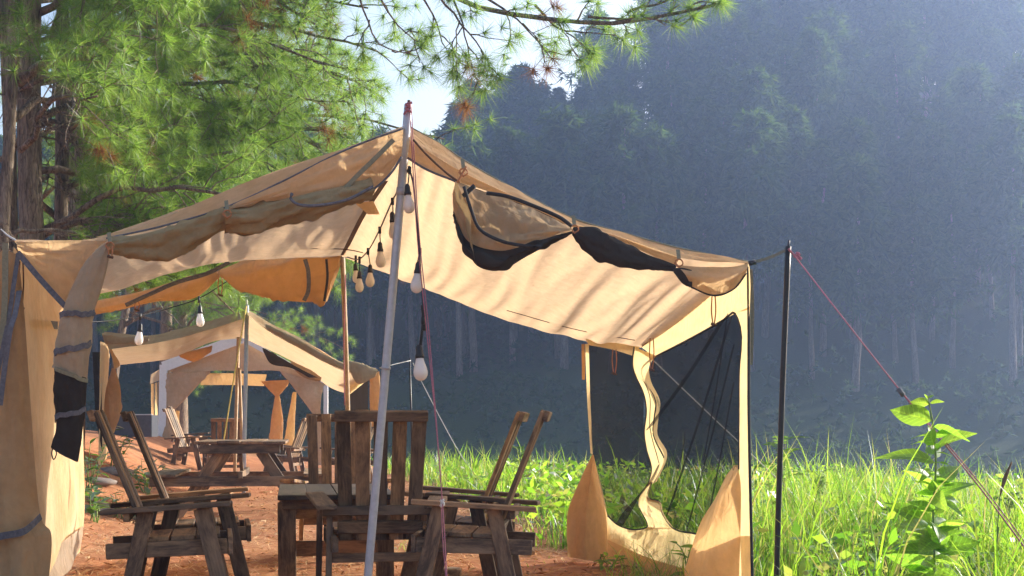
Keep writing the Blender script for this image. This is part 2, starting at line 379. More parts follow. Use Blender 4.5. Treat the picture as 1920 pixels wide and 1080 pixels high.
# ------------------------------------------------------------------ ground and hill
def height(x, y):
    x = np.asarray(x, float); y = np.asarray(y, float)
    bank = .75*sstep(2.95, 5.6, -x - .13*(y-10)) * sstep(60, 30, y) + 2.0*sstep(6, 22, -x - .13*(y-10))*sstep(60, 30, y)
    ye = np.where(x < 0, 24 - 2.2*x, 22 - 1.0*x); ye = np.clip(ye, 8, 48)
    fall = -3.4*sstep(0, 14, y - ye)
    tx = x / np.maximum(y, 1)
    s = np.clip(.18 + 1.45*(tx + .077), .18, .52)
    hill = .36*np.clip(y-62, 0, 18) + s*np.clip(y-80, 0, 62)
    w = .05*np.sin(x*1.7+y*.6)*np.sin(y*1.1-x*.4) * sstep(2.0, 6.0, np.abs(x+1.0)) + .6*np.sin(x*.13+2)*np.sin(y*.11)*sstep(50, 75, y)
    return bank*(1-sstep(0, 10, y-ye)) + fall + hill + w + .012*np.sin(x*4.1+1)*np.sin(y*3.3)
def H(x, y): return float(height(x, y))
xs = np.unique(np.r_[np.linspace(-150, -14, 40), np.linspace(-14, 12, 105), np.linspace(12, 150, 42)])
ys = np.unique(np.r_[np.linspace(-40, 3, 14), np.linspace(3, 30, 110), np.linspace(30, 185, 90)])
gx, gy = np.meshgrid(xs, ys); gz = height(gx, gy)
ground = mesh_obj('ground', np.stack([gx, gy, gz], 2).reshape(-1, 3), grid_faces(len(ys), len(xs)), M['ground'])
tag(ground, 'red earth campsite floor falling to a valley and rising as a wooded hill', kind='structure')

# ------------------------------------------------------------------ near canvas tent
tent = empty('canvas_tent', (-.7, 8.4, 0), 0, 'large tan canvas tent with rolled-up front curtains and one glowing mesh wall', 'tent')
T = tent
ridge = PL([(762, 240, 7.0), (703, 358, 8.5), (641, 481, 10.2)])
def span(a, b, sag=.05):
    a, b = P(*a), P(*b); m = (a+b)/2; m[2] -= sag; return [a, m, b]
right_rows = [ridge, span((874, 304, 7.0), (785, 537, 10.1)), span((1074, 410, 7.0), (930, 594, 9.95), .06), span((1269, 465, 7.0), (1085, 636, 9.85), .06), span((1405, 492, 6.95), (1202, 652, 9.70), .03)]
loft('roof_panel', right_rows, M['roof'], T, 60, 120, .034, 1.0, 13)
left_rows = [ridge, span((652, 277, 7.0), (540, 485, 10.15), .05), span((463, 342, 7.0), (420, 492, 10.05), .06), span((369, 382, 7.0), (330, 510, 10.0), .06), span((180, 445, 7.0), (215, 545, 9.95), .05), span((25, 450, 6.95), (112, 562, 9.85), .02)]
loft('roof_panel', left_rows, M['roof'], T, 60, 120, .030, 1.0, 13)
# ridge straps and seams
ribbon('ridge_strap', PL([(722, 340, 8.0), (680, 405, 9.0), (643, 478, 10.15)]), .035, M['brownstrap'], T, (1, 0, .2))
ribbon('ridge_strap', PL([(688, 388, 8.9), (640, 420, 9.4), (585, 462, 9.85)]), .03, M['brownstrap'], T, (.6, 0, 1))
tube('seam_cord', PL([(315, 478, 9.6), (440, 469, 9.7), (640, 467, 9.85), (700, 478, 9.8)]), .004, M['brownstrap'], T, 6, 20)
tube('seam_cord', PL([(950, 582, 9.38), (1080, 618, 9.35), (1190, 638, 9.35)]), .003, M['brownstrap'], T, 6, 20)
loft('vent_patch', [PL([(666, 381), (700, 377)], 8.4), PL([(690, 402), (712, 402)], 8.3)], M['band'], T, 6, 6, .006, 2, 2)
# front overhang: left of the pole, right of the pole
hem_l = PL([(199, 447), (300, 425), (422, 389), (530, 340), (627, 291), (700, 260), (757, 241)], 6.78)
out_l = PL([(180, 444), (274, 421), (369, 381), (463, 341), (558, 306), (652, 276), (757, 236)], 7.0)
loft('front_overhang', [out_l, hem_l], M['roof'], T, 50, 8, .004, 8, 1)
out_r = PL([(770, 239), (821, 267), (874, 303), (964, 354), (1074, 409), (1167, 436), (1269, 464), (1405, 491)], 6.99)
low_r = PL([(764, 296), (800, 318), (854, 340), (930, 364), (1000, 396), (1074, 426), (1160, 452), (1265, 500)], 6.84)
mid_r = PL([(768, 262), (812, 290), (866, 322), (950, 362), (1040, 402), (1074, 418), (1166, 446), (1275, 483), (1403, 494)], 6.83)
loft('front_overhang', [out_r, mid_r], M['band'], T, 70, 12, .012, 9, 3)
loft('front_band', [mid_r[:5] + [mid_r[5]] + [mid_r[6]] + [mid_r[7]], low_r], M['band'], T, 60, 10, .010, 8, 2)
tube('piping', low_r[:3], .006, M['piping'], T, 6, 24)
tube('piping', PL([(775, 262), (800, 290), (838, 325), (862, 342)], 6.78), .006, M['brownstrap'], T, 6, 20)
tube('hem_cord', out_r, .005, M['olivestrap'], T, 6, 50)
tube('hem_cord', hem_l, .005, M['piping'], T, 6, 50)
# left front curtains: upper panel, two gathered rolls
loft('curtain_panel', [PL([(424, 390), (530, 341), (627, 292), (700, 262), (756, 243)], 6.76), PL([(430, 392), (530, 362), (640, 325), (705, 298), (755, 268)], 6.72), PL([(436, 398), (540, 382), (640, 384), (712, 346), (753, 293)], 6.78)], M['band'], T, 60, 30, .022, 3, 4)
tube('piping', PL([(753, 294), (735, 322), (712, 346), (684, 364), (636, 384)], 6.75), .006, M['piping'], T, 6, 30)
ribbon('seam_tape', PL([(738, 262), (700, 300), (655, 345), (640, 368)], 6.72), .022, M['olivestrap'], T, (0, 0, 1))
roll('rolled_curtain', PL([(206, 450), (280, 436), (350, 415), (421, 392)], 6.74), PL([(208, 472), (250, 482), (312, 488), (375, 458), (422, 424)], 6.80), .8, M['olive'], T, 50, 20, .34, 8, 1.2)
roll('rolled_curtain', PL([(424, 394), (470, 392), (520, 378), (570, 366), (640, 352), (700, 345)], 6.72), PL([(424, 424), (450, 431), (490, 431), (560, 413), (620, 396), (690, 362)], 6.80), .75, M['olive'], T, 50, 20, .38, 8, 1.6)
tube('piping', PL([(700, 350), (650, 375), (600, 385), (560, 384), (545, 372), (548, 362)], 6.62), .008, M['piping'], T, 6, 40)
# corner panel at front left and its piping
loft('corner_panel', [PL([(30, 453), (110, 451), (200, 451)], 6.86), PL([(32, 462), (85, 478), (170, 480)], 6.84), PL([(34, 474), (76, 524), (122, 574)], 6.88)], M['band'], T, 44, 30, .024, 2, 5)
ribbon('piping', PL([(33, 473), (76, 524), (122, 574)], 6.83), .028, M['piping'], T, (1, 0, .8))
# hanging gathered curtain
CL = PL([(196, 458, 6.78), (168, 485, 6.76), (140, 530, 6.74), (118, 585, 6.72), (107, 640, 6.72), (104, 690, 6.72)])
CR = PL([(206, 458, 6.78), (203, 490, 6.76), (192, 535, 6.74), (176, 585, 6.72), (169, 640, 6.72), (163, 712, 6.72)])
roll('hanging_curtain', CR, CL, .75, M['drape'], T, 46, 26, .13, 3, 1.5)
DL = PL([(105, 688, 6.72), (103, 740, 6.72), (106, 790, 6.72), (104, 815, 6.72), (97, 838, 6.72)])
DR = PL([(163, 708, 6.72), (160, 750, 6.72), (155, 800, 6.72), (150, 840, 6.72), (146, 866, 6.72)])
roll('curtain_mesh_end', DR, DL, .7, M['darkcloth'], T, 36, 26, .10, 3, 1.0)
def band_on(left, right, v0, v1, w, mat, dep=.75):
    pts = []
    l, r = resample(left, 60), resample(right, 60)
    for s in np.linspace(.0, 1, 16):
        k = int(np.clip((v0+(v1-v0)*s)*59, 0, 59)); c, a = (l[k]+r[k])/2, (r[k]-l[k])/2; rr = np.linalg.norm(a)
        th = math.pi*(1-s); pts.append(c + a*math.cos(th)*1.06 + np.array((0, -1, 0))*rr*dep*1.26*math.sin(th))
    ribbon('curtain_band', pts, w, mat, T, (0, -.25, 1), 24, .004)
band_on(CL, CR, .64, .52, .026, M['piping']); band_on(CL, CR, .93, .74, .028, M['piping'])
band_on(DL, DR, .02, .04, .020, M['olivestrap'], .72); band_on(DL, DR, .68, .36, .024, M['piping'], .72)
tube('tie_cord', PL([(100, 838), (97, 850), (101, 862), (106, 850), (103, 842)], 6.70), .003, M['cable'], T, 6, 16)
# left side wall, front flap of the left wall
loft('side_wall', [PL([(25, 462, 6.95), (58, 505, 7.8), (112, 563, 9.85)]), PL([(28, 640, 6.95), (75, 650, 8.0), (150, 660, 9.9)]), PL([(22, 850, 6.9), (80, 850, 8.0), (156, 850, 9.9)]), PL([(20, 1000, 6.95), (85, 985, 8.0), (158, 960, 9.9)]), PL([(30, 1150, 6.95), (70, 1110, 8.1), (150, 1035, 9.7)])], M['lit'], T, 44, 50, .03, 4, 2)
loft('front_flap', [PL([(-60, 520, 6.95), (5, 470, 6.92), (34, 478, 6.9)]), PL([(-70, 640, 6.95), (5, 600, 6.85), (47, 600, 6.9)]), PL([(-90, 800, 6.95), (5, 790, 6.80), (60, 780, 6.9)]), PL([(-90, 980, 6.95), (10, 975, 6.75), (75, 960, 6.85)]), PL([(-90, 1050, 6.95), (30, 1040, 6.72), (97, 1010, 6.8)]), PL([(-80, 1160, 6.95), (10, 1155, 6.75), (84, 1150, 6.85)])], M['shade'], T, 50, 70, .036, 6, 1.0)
ribbon('piping', PL([(-40, 1022, 6.78), (0, 1006, 6.72), (45, 996, 6.70), (77, 968, 6.80)]), .034, M['piping'], T, (0, -.2, 1))
ribbon('piping', PL([(34, 478, 6.86), (24, 545, 6.82), (14, 610, 6.8), (-5, 700, 6.8)]), .022, M['piping'], T, (1, 0, 0))
ribbon('piping', PL([(36, 545, 6.84), (28, 590, 6.78), (20, 615, 6.75), (10, 680, 6.75), (0, 760, 6.75)]), .026, M['piping'], T, (1, 0, 0))
ribbon('seam_tape', PL([(48, 604, 7.5), (75, 607, 8.3), (108, 610, 9.0)]), .05, M['piping'], T, (0, 0, 1))
ribbon('webbing_strap', PL([(10, 455, 6.8), (9, 560, 6.8), (3, 650, 6.8)]), .03, M['olivestrap'], T, (1, 0, 0))
loft('ground_skirt', [PL([(84, 1045, 8.4), (125, 1010, 8.9), (158, 985, 9.75)]), PL([(80, 1085, 8.3), (125, 1068, 8.85), (152, 1022, 9.6)]), PL([(70, 1110, 8.1), (118, 1082, 8.7), (145, 1040, 9.5)])], M['skirt'], T, 24, 12, .02, 3, 2)
# rolled curtain along the back edge (left half), orange in the sun
roll('rolled_curtain', PL([(640, 484), (560, 484), (470, 486), (412, 506)], 10.22), PL([(612, 566), (560, 566), (490, 556), (440, 535), (413, 518)], 10.22), .35, M['flap'], T, 46, 20, .32, 7, 1.5)
roll('rolled_curtain', PL([(411, 506), (350, 520), (270, 545), (170, 566)], 10.15), PL([(412, 520), (360, 560), (290, 566), (230, 580), (168, 592)], 10.15), .5, M['flap'], T, 46, 20, .25, 7, 1.5)
ribbon('piping', PL([(572, 486), (578, 510), (578, 545), (570, 564)], 10.12), .03, M['piping'], T, (1, 0, 0))
ribbon('piping', PL([(612, 486), (614, 520), (608, 565)], 10.08), .018, M['blackpipe'], T, (1, 0, 0))
tube('piping', PL([(430, 492), (390, 512), (330, 530), (280, 552), (236, 572)], 9.98), .016, M['piping'], T, 6, 24)
# right side wall with its mesh window and sagging corner strip
def W(x, y): return P(x, y, 4875/(x-700))
def WL(pts): return [W(*p) for p in pts]
def B(x, y, o=0): return P(x, y, 9.68+o)
loft('side_wall', [WL([(1405, 494), (1340, 538), (1270, 594), (1203, 651)]), WL([(1407, 535), (1370, 555), (1290, 612), (1214, 660)]), WL([(1406, 580), (1378, 588), (1300, 633), (1224, 673)])], M['wall'], T, 40, 12, .006, 4, 2)
sl = [(1378, 588), (1391, 628), (1387, 700), (1386, 790), (1386, 880), (1388, 1000), (1392, 1150)]
loft('wall_strip', [WL(sl), WL([(1406, 575), (1403, 630), (1402, 700), (1402, 790), (1404, 880), (1407, 1000), (1410, 1160)])], M['wall'], T, 50, 8, .004, 6, 1)
ca = [(1189, 650), (1186, 689), (1206, 736), (1212, 771), (1208, 807), (1212, 840), (1222, 880), (1214, 912)]
cb = [(1228, 668), (1215, 690), (1219, 715), (1236, 754), (1233, 783), (1231, 813), (1249, 852), (1230, 902)]
loft('corner_strip', [[B(*p) for p in ca], [W(*p) + np.array((0, -.06, 0)) for p in cb]], M['wall'], T, 50, 8, .005, 5, 1)
cc = [(1217, 905), (1200, 930), (1198, 950), (1212, 978), (1216, 992)]
cd = [(1222, 900), (1214, 930), (1238, 943), (1242, 960), (1262, 990)]
loft('corner_strip', [[B(*p) for p in cc], [W(*p) + np.array((0, -.05, 0)) for p in cd]], M['wall'], T, 36, 8, .005, 5, 1)
loft('wall_strip', [[B(1097, 645, .03), B(1101, 750), B(1107, 850)], [B(1104, 645), B(1107, 750), B(1112, 852)]], M['wall'], T, 20, 4)
ribbon('webbing_strap', [B(1093, 645, .05), B(1094, 690, .05), B(1094, 712, .05)], .022, M['flap'], T, (1, 0, 0))
loft('back_wall_top', [[B(1095, 632), B(1150, 642), B(1200, 650)], [B(1104, 647), B(1150, 656), B(1189, 668)]], M['wall'], T, 20, 5, .004, 3, 1)
loft('wall_base', [[B(1139, 968), B(1160, 986), B(1190, 994), B(1216, 988)] + WL([(1260, 990), (1300, 1001), (1330, 1004), (1408, 1005)]), [B(1140, 1000), B(1190, 1025)] + WL([(1240, 1030), (1300, 1050), (1408, 1085)]), [B(1142, 1046, -.1), B(1195, 1060, -.1)] + WL([(1240, 1082), (1300, 1110), (1411, 1165)])], M['wall'], T, 60, 16, .025, 6, 2)
loft('base_skirt', [[B(1140, 1012, -.06), B(1190, 1035, -.06)] + [W(*p)+np.array((-.04, 0, 0)) for p in [(1240, 1050), (1300, 1068), (1408, 1115)]], [B(1136, 1052, -.2), B(1195, 1064, -.2)] + [W(*p)+np.array((-.10, -.05, 0)) for p in [(1240, 1090), (1300, 1115), (1400, 1170)]]], M['flap'], T, 44, 8, .025, 6, 2)
loft('mesh_window', [[B(1104, 647), B(1107, 750), B(1111, 852), B(1125, 920), B(1139, 968)], [B(1150, 655, .05), B(1155, 760, .1), B(1160, 860, .1), B(1168, 930, .05), B(1172, 988)], [B(1189, 652), B(1206, 736), B(1208, 807), B(1229, 882), B(1199, 950), B(1214, 986)]], M['net'], T, 50, 20, .02, 2, 4)
loft('mesh_window', [WL([(1224, 672), (1213, 715), (1229, 768), (1225, 813), (1245, 858), (1215, 931), (1242, 962), (1262, 990)]), WL([(1300, 633), (1295, 720), (1295, 830), (1290, 900), (1290, 950), (1300, 1000)]), WL([(1378, 588), (1391, 628), (1387, 700), (1386, 880), (1375, 960), (1335, 1003)])], M['net'], T, 56, 30, .03, 2, 6)
for a, b, w in (((1366, 600), (1228, 800), .05), ((1380, 600), (1262, 960), .05), ((1386, 650), (1300, 985), .035), ((1386, 720), (1335, 985), .03), ((1375, 590), (1330, 860), .02)):
    m = ((a[0]+b[0])/2+4, (a[1]+b[1])/2+6)
    ribbon('mesh_fold', [W(*a)+np.array((-.03, 0, 0)), W(*m)+np.array((-.04, 0, 0)), W(*b)+np.array((-.03, 0, 0))], w*1.5, M['fold'], T, (.2, 1, 0), 20, .006)
ribbon('mesh_fold', [B(1240, 868, -.5), B(1222, 900, -.3), B(1190, 940, -.1), B(1160, 985, -.05)], .06, M['fold'], T, (.6, 0, .6), 20, .006)
for pts in (WL([(1224, 671), (1300, 632), (1360, 598), (1378, 587), (1391, 628), (1387, 700), (1386, 880)]), WL([(1224, 671), (1210, 690), (1213, 715), (1230, 754), (1227, 783), (1225, 813), (1245, 858)]), [B(*p, -.02) for p in ca], [B(1139, 967, -.02), B(1160, 985, -.02), B(1190, 993, -.02), B(1214, 986, -.02), B(1200, 950, -.02), B(1216, 908, -.02)], WL([(1222, 905), (1214, 931), (1238, 943), (1242, 962), (1262, 990), (1300, 1000), (1335, 1004)])):
    tube('piping', pts, .006, M['blackpipe'], T, 6, 50)
tube('piping', WL([(1403, 500), (1404, 620), (1404, 760), (1406, 880), (1409, 1010), (1412, 1165)]), .008, M['blackpipe'], T, 6, 40)
tube('seam_cord', [W(1204, 655)] + [W(*p)+np.array((-.01, -.05, 0)) for p in [(1199, 690), (1220, 745), (1220, 800), (1237, 868)]], .003, M['brownstrap'], T, 6, 30)
ribbon('eave_binding', [P(1204, 648, 9.6)] + WL([(1270, 592), (1340, 536), (1400, 496)]), .02, M['brownstrap'], T, (0, 0, 1))
# loose door corners gathered low, lit from behind
loft('door_corner', [[B(1110, 852, -.05), B(1113, 853, -.05)], [B(1088, 900, -.25), B(1106, 905, -.35), B(1124, 905, -.1)], [B(1066, 955, -.35), B(1100, 965, -.5), B(1136, 960, -.1)], [B(1062, 1005, -.35), B(1100, 1015, -.5), B(1140, 1012, -.15)], [B(1064, 1044, -.3), B(1100, 1050, -.45), B(1142, 1058, -.2)]], M['flap'], T, 36, 36, .030, 4, 1.5)
loft('door_corner', [[B(1110, 852, .02), B(1113, 853, .02)], [B(1100, 960, .1), B(1138, 962, .02)], [B(1070, 1044, .1), B(1142, 1050, .02)]], M['flap'], T, 14, 18, .01, 2, 1)
loft('door_corner', [[W(1376, 872), W(1384, 872)], [W(1352, 930)+np.array((-.03, -.1, 0)), W(1370, 925)+np.array((-.08, -.2, 0)), W(1389, 915)], [W(1330, 980)+np.array((-.06, -.1, 0)), W(1362, 985)+np.array((-.12, -.2, 0)), W(1389, 975)], [W(1310, 1060)+np.array((-.08, -.1, 0)), W(1350, 1070)+np.array((-.15, -.2, 0)), W(1387, 1060)], [W(1290, 1110)+np.array((-.08, -.1, 0)), W(1340, 1130)+np.array((-.15, -.2, 0)), W(1386, 1155)]], M['flap'], T, 36, 36, .030, 4, 1.5)
# right front curtains: tan pouch with charcoal lower half, charcoal roll, end pouch
PT = [(854, 340), (905, 358), (960, 376), (1020, 400), (1072, 428)]
PM = [(850, 395), (878, 452), (938, 470), (1006, 452), (1072, 433)]
PB = [(850, 410), (876, 470), (896, 500), (937, 507), (985, 482), (1022, 462), (1073, 438)]
loft('pouch_canvas', [PL(PT, 6.80), PL([(849, 366), (888, 400), (950, 424), (1014, 426), (1072, 430)], 6.64), PL(PM, 6.62)], M['band'], T, 60, 30, .030, 5, 3)
loft('pouch_charcoal', [PL(PM, 6.62), PL([(849, 404), (880, 474), (930, 492), (990, 468), (1073, 436)], 6.60), PL(PB, 6.68)], M['darkcloth'], T, 60, 20, .026, 6, 3)
loft('pouch_back', [PL(PT, 6.82), PL(PM, 6.86), PL(PB, 6.72)], M['darkcloth'], T, 40, 14, .01, 4, 3)
loft('pouch_side', [PL([(853, 342), (849, 380), (856, 420), (880, 470), (896, 500)], 6.70), PL([(858, 344), (868, 370), (882, 402), (884, 440), (890, 490)], 6.58)], M['olive'], T, 30, 8, .006, 3, 2)
tube('piping', PL([(870, 350), (884, 395), (900, 430), (940, 452), (990, 462), (1016, 462)], 6.57), .009, M['blackpipe'], T, 6, 36)
tube('piping', PL([(912, 362), (950, 368), (1000, 386), (1050, 408), (1072, 424)], 6.66), .010, M['blackpipe'], T, 6, 30)
tube('piping', PL([(868, 368), (890, 348)], 6.62), .012, M['blackpipe'], T, 6, 6)
roll('rolled_curtain', PL([(1074, 428), (1110, 428), (1160, 452), (1215, 478), (1268, 500)], 6.80), PL([(1074, 440), (1095, 466), (1140, 492), (1200, 503), (1264, 506)], 6.78), .75, M['darkcloth'], T, 50, 20, .26, 8, 1.6)
roll('curtain_end', PL([(1262, 503), (1280, 502), (1296, 506)], 6.78), PL([(1264, 512), (1280, 532), (1297, 540)], 6.78), .6, M['darkcloth'], T, 16, 16, .08)
loft('end_pouch', [PL([(1268, 497), (1310, 500), (1370, 500), (1403, 494)], 6.82), PL([(1285, 515), (1320, 522), (1370, 522), (1401, 503)], 6.72), PL([(1296, 538), (1340, 554), (1376, 541), (1399, 512)], 6.80)], M['band'], T, 36, 18, .008, 3, 3)
tube('piping', PL([(1296, 538), (1340, 554), (1376, 541), (1399, 512)], 6.80), .006, M['blackpipe'], T, 6, 24)
# ties, toggles, straps
for x, y, Y in ((425, 396, 6.68), (1076, 424, 6.74), (868, 318, 6.76), (1272, 488, 6.72), (205, 456, 6.68)):
    ribbon('hem_loop', PL([(x-1, y-20, Y+.02), (x+1, y-2, Y)]), .018, M['olivestrap'], T, (1, 0, 0), 6)
    tube('tie_cord', PL([(x-8, y+4), (x, y+12), (x+9, y+6), (x+3, y-2), (x-6, y+2), (x+2, y+14)], Y-.02), .004, M['orangerope'], T, 6, 24)
def hang(x, y, Y, dy, m='orangerope'):
    t = tube('tie_cord', PL([(x-3, y), (x-4, y+dy*.5), (x, y+dy), (x+4, y+dy*.5), (x+3, y)], Y), .004, M[m], T, 6, 20)
    tube('toggle', PL([(x-5, y+dy-4), (x+5, y+dy-1)], Y-.01), .008, M['brownstrap'], t, 6)
hang(1338, 556, 7.5, 55); hang(1222, 634, 9.2, 62); hang(1152, 655, 9.5, 48); hang(413, 520, 9.95, 36); hang(207, 462, 6.62, 22); hang(257, 566, 10.0, 18)
hang(40, 490, 7.1, 90, 'brownstrap'); hang(50, 560, 7.6, 62, 'brownstrap')
tube('tie_cord', PL([(874, 312), (862, 335), (858, 342)], 6.74), .006, M['orangerope'], T, 6, 8)
ribbon('webbing_strap', PL([(1407, 505), (1410, 590), (1407, 684)], 6.95), .022, M['olivestrap'], T, (1, 0, 0), 12)
# poles
pl = tube('tent_pole', PL([(766, 196, 6.88), (690, 1080, 6.90), (682, 1172, 6.9)]), .021, M['pole'], T, 16, 24)
for y0, y1 in ((352, 366), (688, 692)):
    f0 = (y0-196)/884; f1 = (y1-196)/884
    tube('pole_joint', [P(766-76*f0, y0, 6.88), P(766-76*f1, y1, 6.88)], .0245, M['pole'], pl, 16)
tube('pole_tip', PL([(766, 202), (767, 188)], 6.88), .008, M['brownstrap'], pl, 8)
tube('rope_wrap', PL([(757, 215), (764, 207), (772, 210), (760, 203), (770, 198), (760, 196), (773, 192)], 6.85), .006, M['pinkrope'], pl, 6, 30)
tube('tent_pole', PL([(642, 470, 10.22), (652, 770, 10.25), (656, 1044, 10.25)]), .018, M['woodpole'], T, 12, 12)
tube('bracing_rope', PL([(648, 515, 10.2), (645, 640, 10.2), (646, 760, 10.2)]), .004, M['pinkrope'], T, 6, 12)

# ------------------------------------------------------------------ guy pole, ropes
gp = empty('guy_pole', P(1455, 1164, 6.9), 0, 'thin black metal pole standing in the grass beside the glowing tent wall', 'pole')
tube('shaft', PL([(1478, 462, 6.9), (1466, 760, 6.9), (1453, 1170, 6.9)]), .0145, M['blackpole'], gp, 12, 16)
tube('pin', PL([(1479, 450, 6.9), (1478, 464, 6.9)]), .006, M['blackpole'], gp, 8)
tag(ribbon('corner_strap', PL([(1406, 493), (1440, 484), (1478, 467)], 6.9), .014, M['olivestrap'], None), 'olive strap tying the tent corner to the black pole', 'strap')
tag(tube('strap_buckle', PL([(1404, 494), (1417, 491)], 6.88), .013, M['blackpole'], None, 8), 'small black buckle at the tent corner end of the olive strap', 'buckle')
g1 = empty('guy_rope', P(1600, 630, 6.4), 0, 'pink guy rope running from the black pole down into the grass', 'rope')
tube('rope', PL([(1480, 467, 6.9), (1690, 735, 6.3), (1830, 905, 5.9), (1990, 1120, 5.5)]), .0034, M['pinkrope'], g1, 6, 40)
tube('rope', PL([(1688, 732, 6.3), (1830, 897, 5.9), (1990, 1108, 5.5)]), .0026, M['pinkrope'], g1, 6, 40)
tube('knot', PL([(1478, 466), (1490, 478), (1500, 476), (1492, 474), (1503, 486), (1488, 480)], 6.88), .006, M['pinkrope'], g1, 6, 24)
tube('slider', PL([(1684, 728), (1694, 742)], 6.28), .011, M['piping'], g1, 8)
g2 = empty('guy_rope', P(810, 720, 6.5), 0, 'pink guy rope hanging from the tall front pole past the wooden chair', 'rope')
tube('rope', PL([(768, 200, 6.86), (782, 440, 6.72), (800, 620, 6.6), (818, 800, 6.45), (829, 935, 6.3)]), .0030, M['pinkrope'], g2, 6, 40)
tube('rope', PL([(771, 200, 6.86), (786, 440, 6.7), (804, 620, 6.58), (829, 935, 6.28), (838, 1085, 6.1), (842, 1210, 6.0)]), .0028, M['pinkrope'], g2, 6, 40)
tube('rope', PL([(827, 935, 6.3), (830, 1010, 6.2), (836, 1085, 6.1), (842, 1212, 6.0)]), .0026, M['pinkrope'], g2, 6, 20)
tube('knot', PL([(825, 938), (833, 945), (826, 950), (832, 936), (827, 944)], 6.27), .006, M['whiterope'], g2, 6, 20)
tag(tube('guy_rope', PL([(1204, 656, 9.72), (1385, 829, 10.1), (1600, 1034, 10.6)]), .0045, M['whiterope'], None, 6, 16), 'thin white rope slanting behind the mesh window down into the grass', 'rope')
tag(tube('guy_rope', PL([(774, 680, 19), (790, 715, 19), (862, 850, 18.5), (900, 900, 18)]), .006, M['whiterope'], None, 6, 12), 'thin pale rope slanting behind the wooden chair slats', 'rope')
tag(tube('support_post', PL([(768, 672, 19), (771, 780, 19), (774, 935, 19)]), .013, M['blackpole'], None, 8), 'slim grey post standing behind the nearest wooden chair', 'post')
tag(tube('ridge_rope', PL([(712, 690, 18.6), (740, 683, 18.8), (770, 676, 19)]), .006, M['whiterope'], None, 6, 8), 'short pale rope from the second tent corner to its grey post', 'rope')
tag(tube('corner_rope', PL([(2, 430, 12.95), (14, 441, 10), (28, 450, 6.93)]), .006, M['whiterope'], None, 6, 10), 'white rope from the front tent corner to the pine at the photo edge', 'rope')

# ------------------------------------------------------------------ string lights
sock_v, sock_f = lathe_data([(.004, .06), (.010, .055), (.014, .045), (.0155, .02), (.019, .012), (.019, 0)])
bulb_v, bulb_f = lathe_data([(.016, 0), (.018, -.010), (.022, -.025), (.028, -.042), (.0305, -.058), (.029, -.072), (.023, -.085), (.013, -.093), (.003, -.0955)], 18)
def sm(name, v, f, mat):
    me = bpy.data.meshes.new(name); me.from_pydata([tuple(x) for x in v], [], f); me.polygons.foreach_set('use_smooth', [True]*len(me.polygons)); me.materials.append(mat); return me
ME_SOCK, ME_BULB = sm('socket', sock_v, sock_f, M['socket']), sm('bulb_glass', bulb_v, bulb_f, M['bulb'])
def bulb_at(root, top, x, y, Y, s=1.0):
    """bulb with its socket; (x, y) = photo pixel of the socket's foot; top = point on the cable"""
    p = P(x, y, Y)
    b = link('bulb', ME_BULB, root); b.location = Vector(p) - root.location; b.scale = (s, s, s)
    b.rotation_euler = (random.uniform(-.12, .12), random.uniform(-.12, .12), 0)
    k = link('socket', ME_SOCK, b)
    tube('drop_cord', [np.array(top), p + np.array((0, 0, .055*s))], .0035, M['cable'], root, 6)
def string_light(cable, bulbs, label, rad=.0045):
    c = PL(cable); o = empty('string_lights', tuple(c[0]), 0, label, 'string lights')
    tube('cable', c, rad, M['cable'], o, 6, 60)
    for (tx, ty), x, y, Y, s in bulbs:
        bulb_at(o, P(tx, ty, Y), x, y, Y, s)
        tube('joint', [P(tx, ty-5, Y), P(tx, ty+8, Y)], .009, M['socket'], o, 8)
    return o
string_light([(768, 312, 6.84), (752, 345, 7.0), (735, 378, 7.3), (712, 430, 7.9), (690, 470, 8.8), (672, 486, 9.4), (650, 482, 10.2)],
    [((768, 318), 765, 366, 6.84, .95), ((736, 376), 737, 417, 7.3, .95), ((712, 430), 713, 472, 7.9, .95), ((690, 470), 694, 512, 8.8, .95), ((674, 486), 674, 523, 9.3, .95), ((667, 484), 667, 508, 9.6, .9)],
    'black string lights with six white bulbs running from the front pole to the back pole')
string_light([(766, 312, 6.83), (775, 345, 6.8), (780, 400, 6.8), (786, 468, 6.78), (789, 520, 6.76), (793, 575, 6.75), (792, 620, 6.75), (789, 650, 6.75)],
    [((787, 470), 783, 513, 6.74, 1.0), ((793, 600), 787, 672, 6.72, 1.15)], 'black cable hanging straight down beside the front pole with two white bulbs', .005)
tag(tube('tape_wrap', PL([(793, 572), (795, 590), (794, 620)], 6.735), .012, M['cable'], None, 8, 10), 'lump of black tape on the hanging bulb cable', 'tape')
string_light([(165, 604, 10.4), (210, 601, 10.6), (262, 592, 10.8), (320, 577, 11), (374, 559, 11), (425, 528, 11), (470, 500, 11)],
    [((263, 592), 262, 622, 10.8, 1.1), ((373, 560), 375, 588, 11, 1.1)], 'black string with two white bulbs slung below the rolled orange curtain')

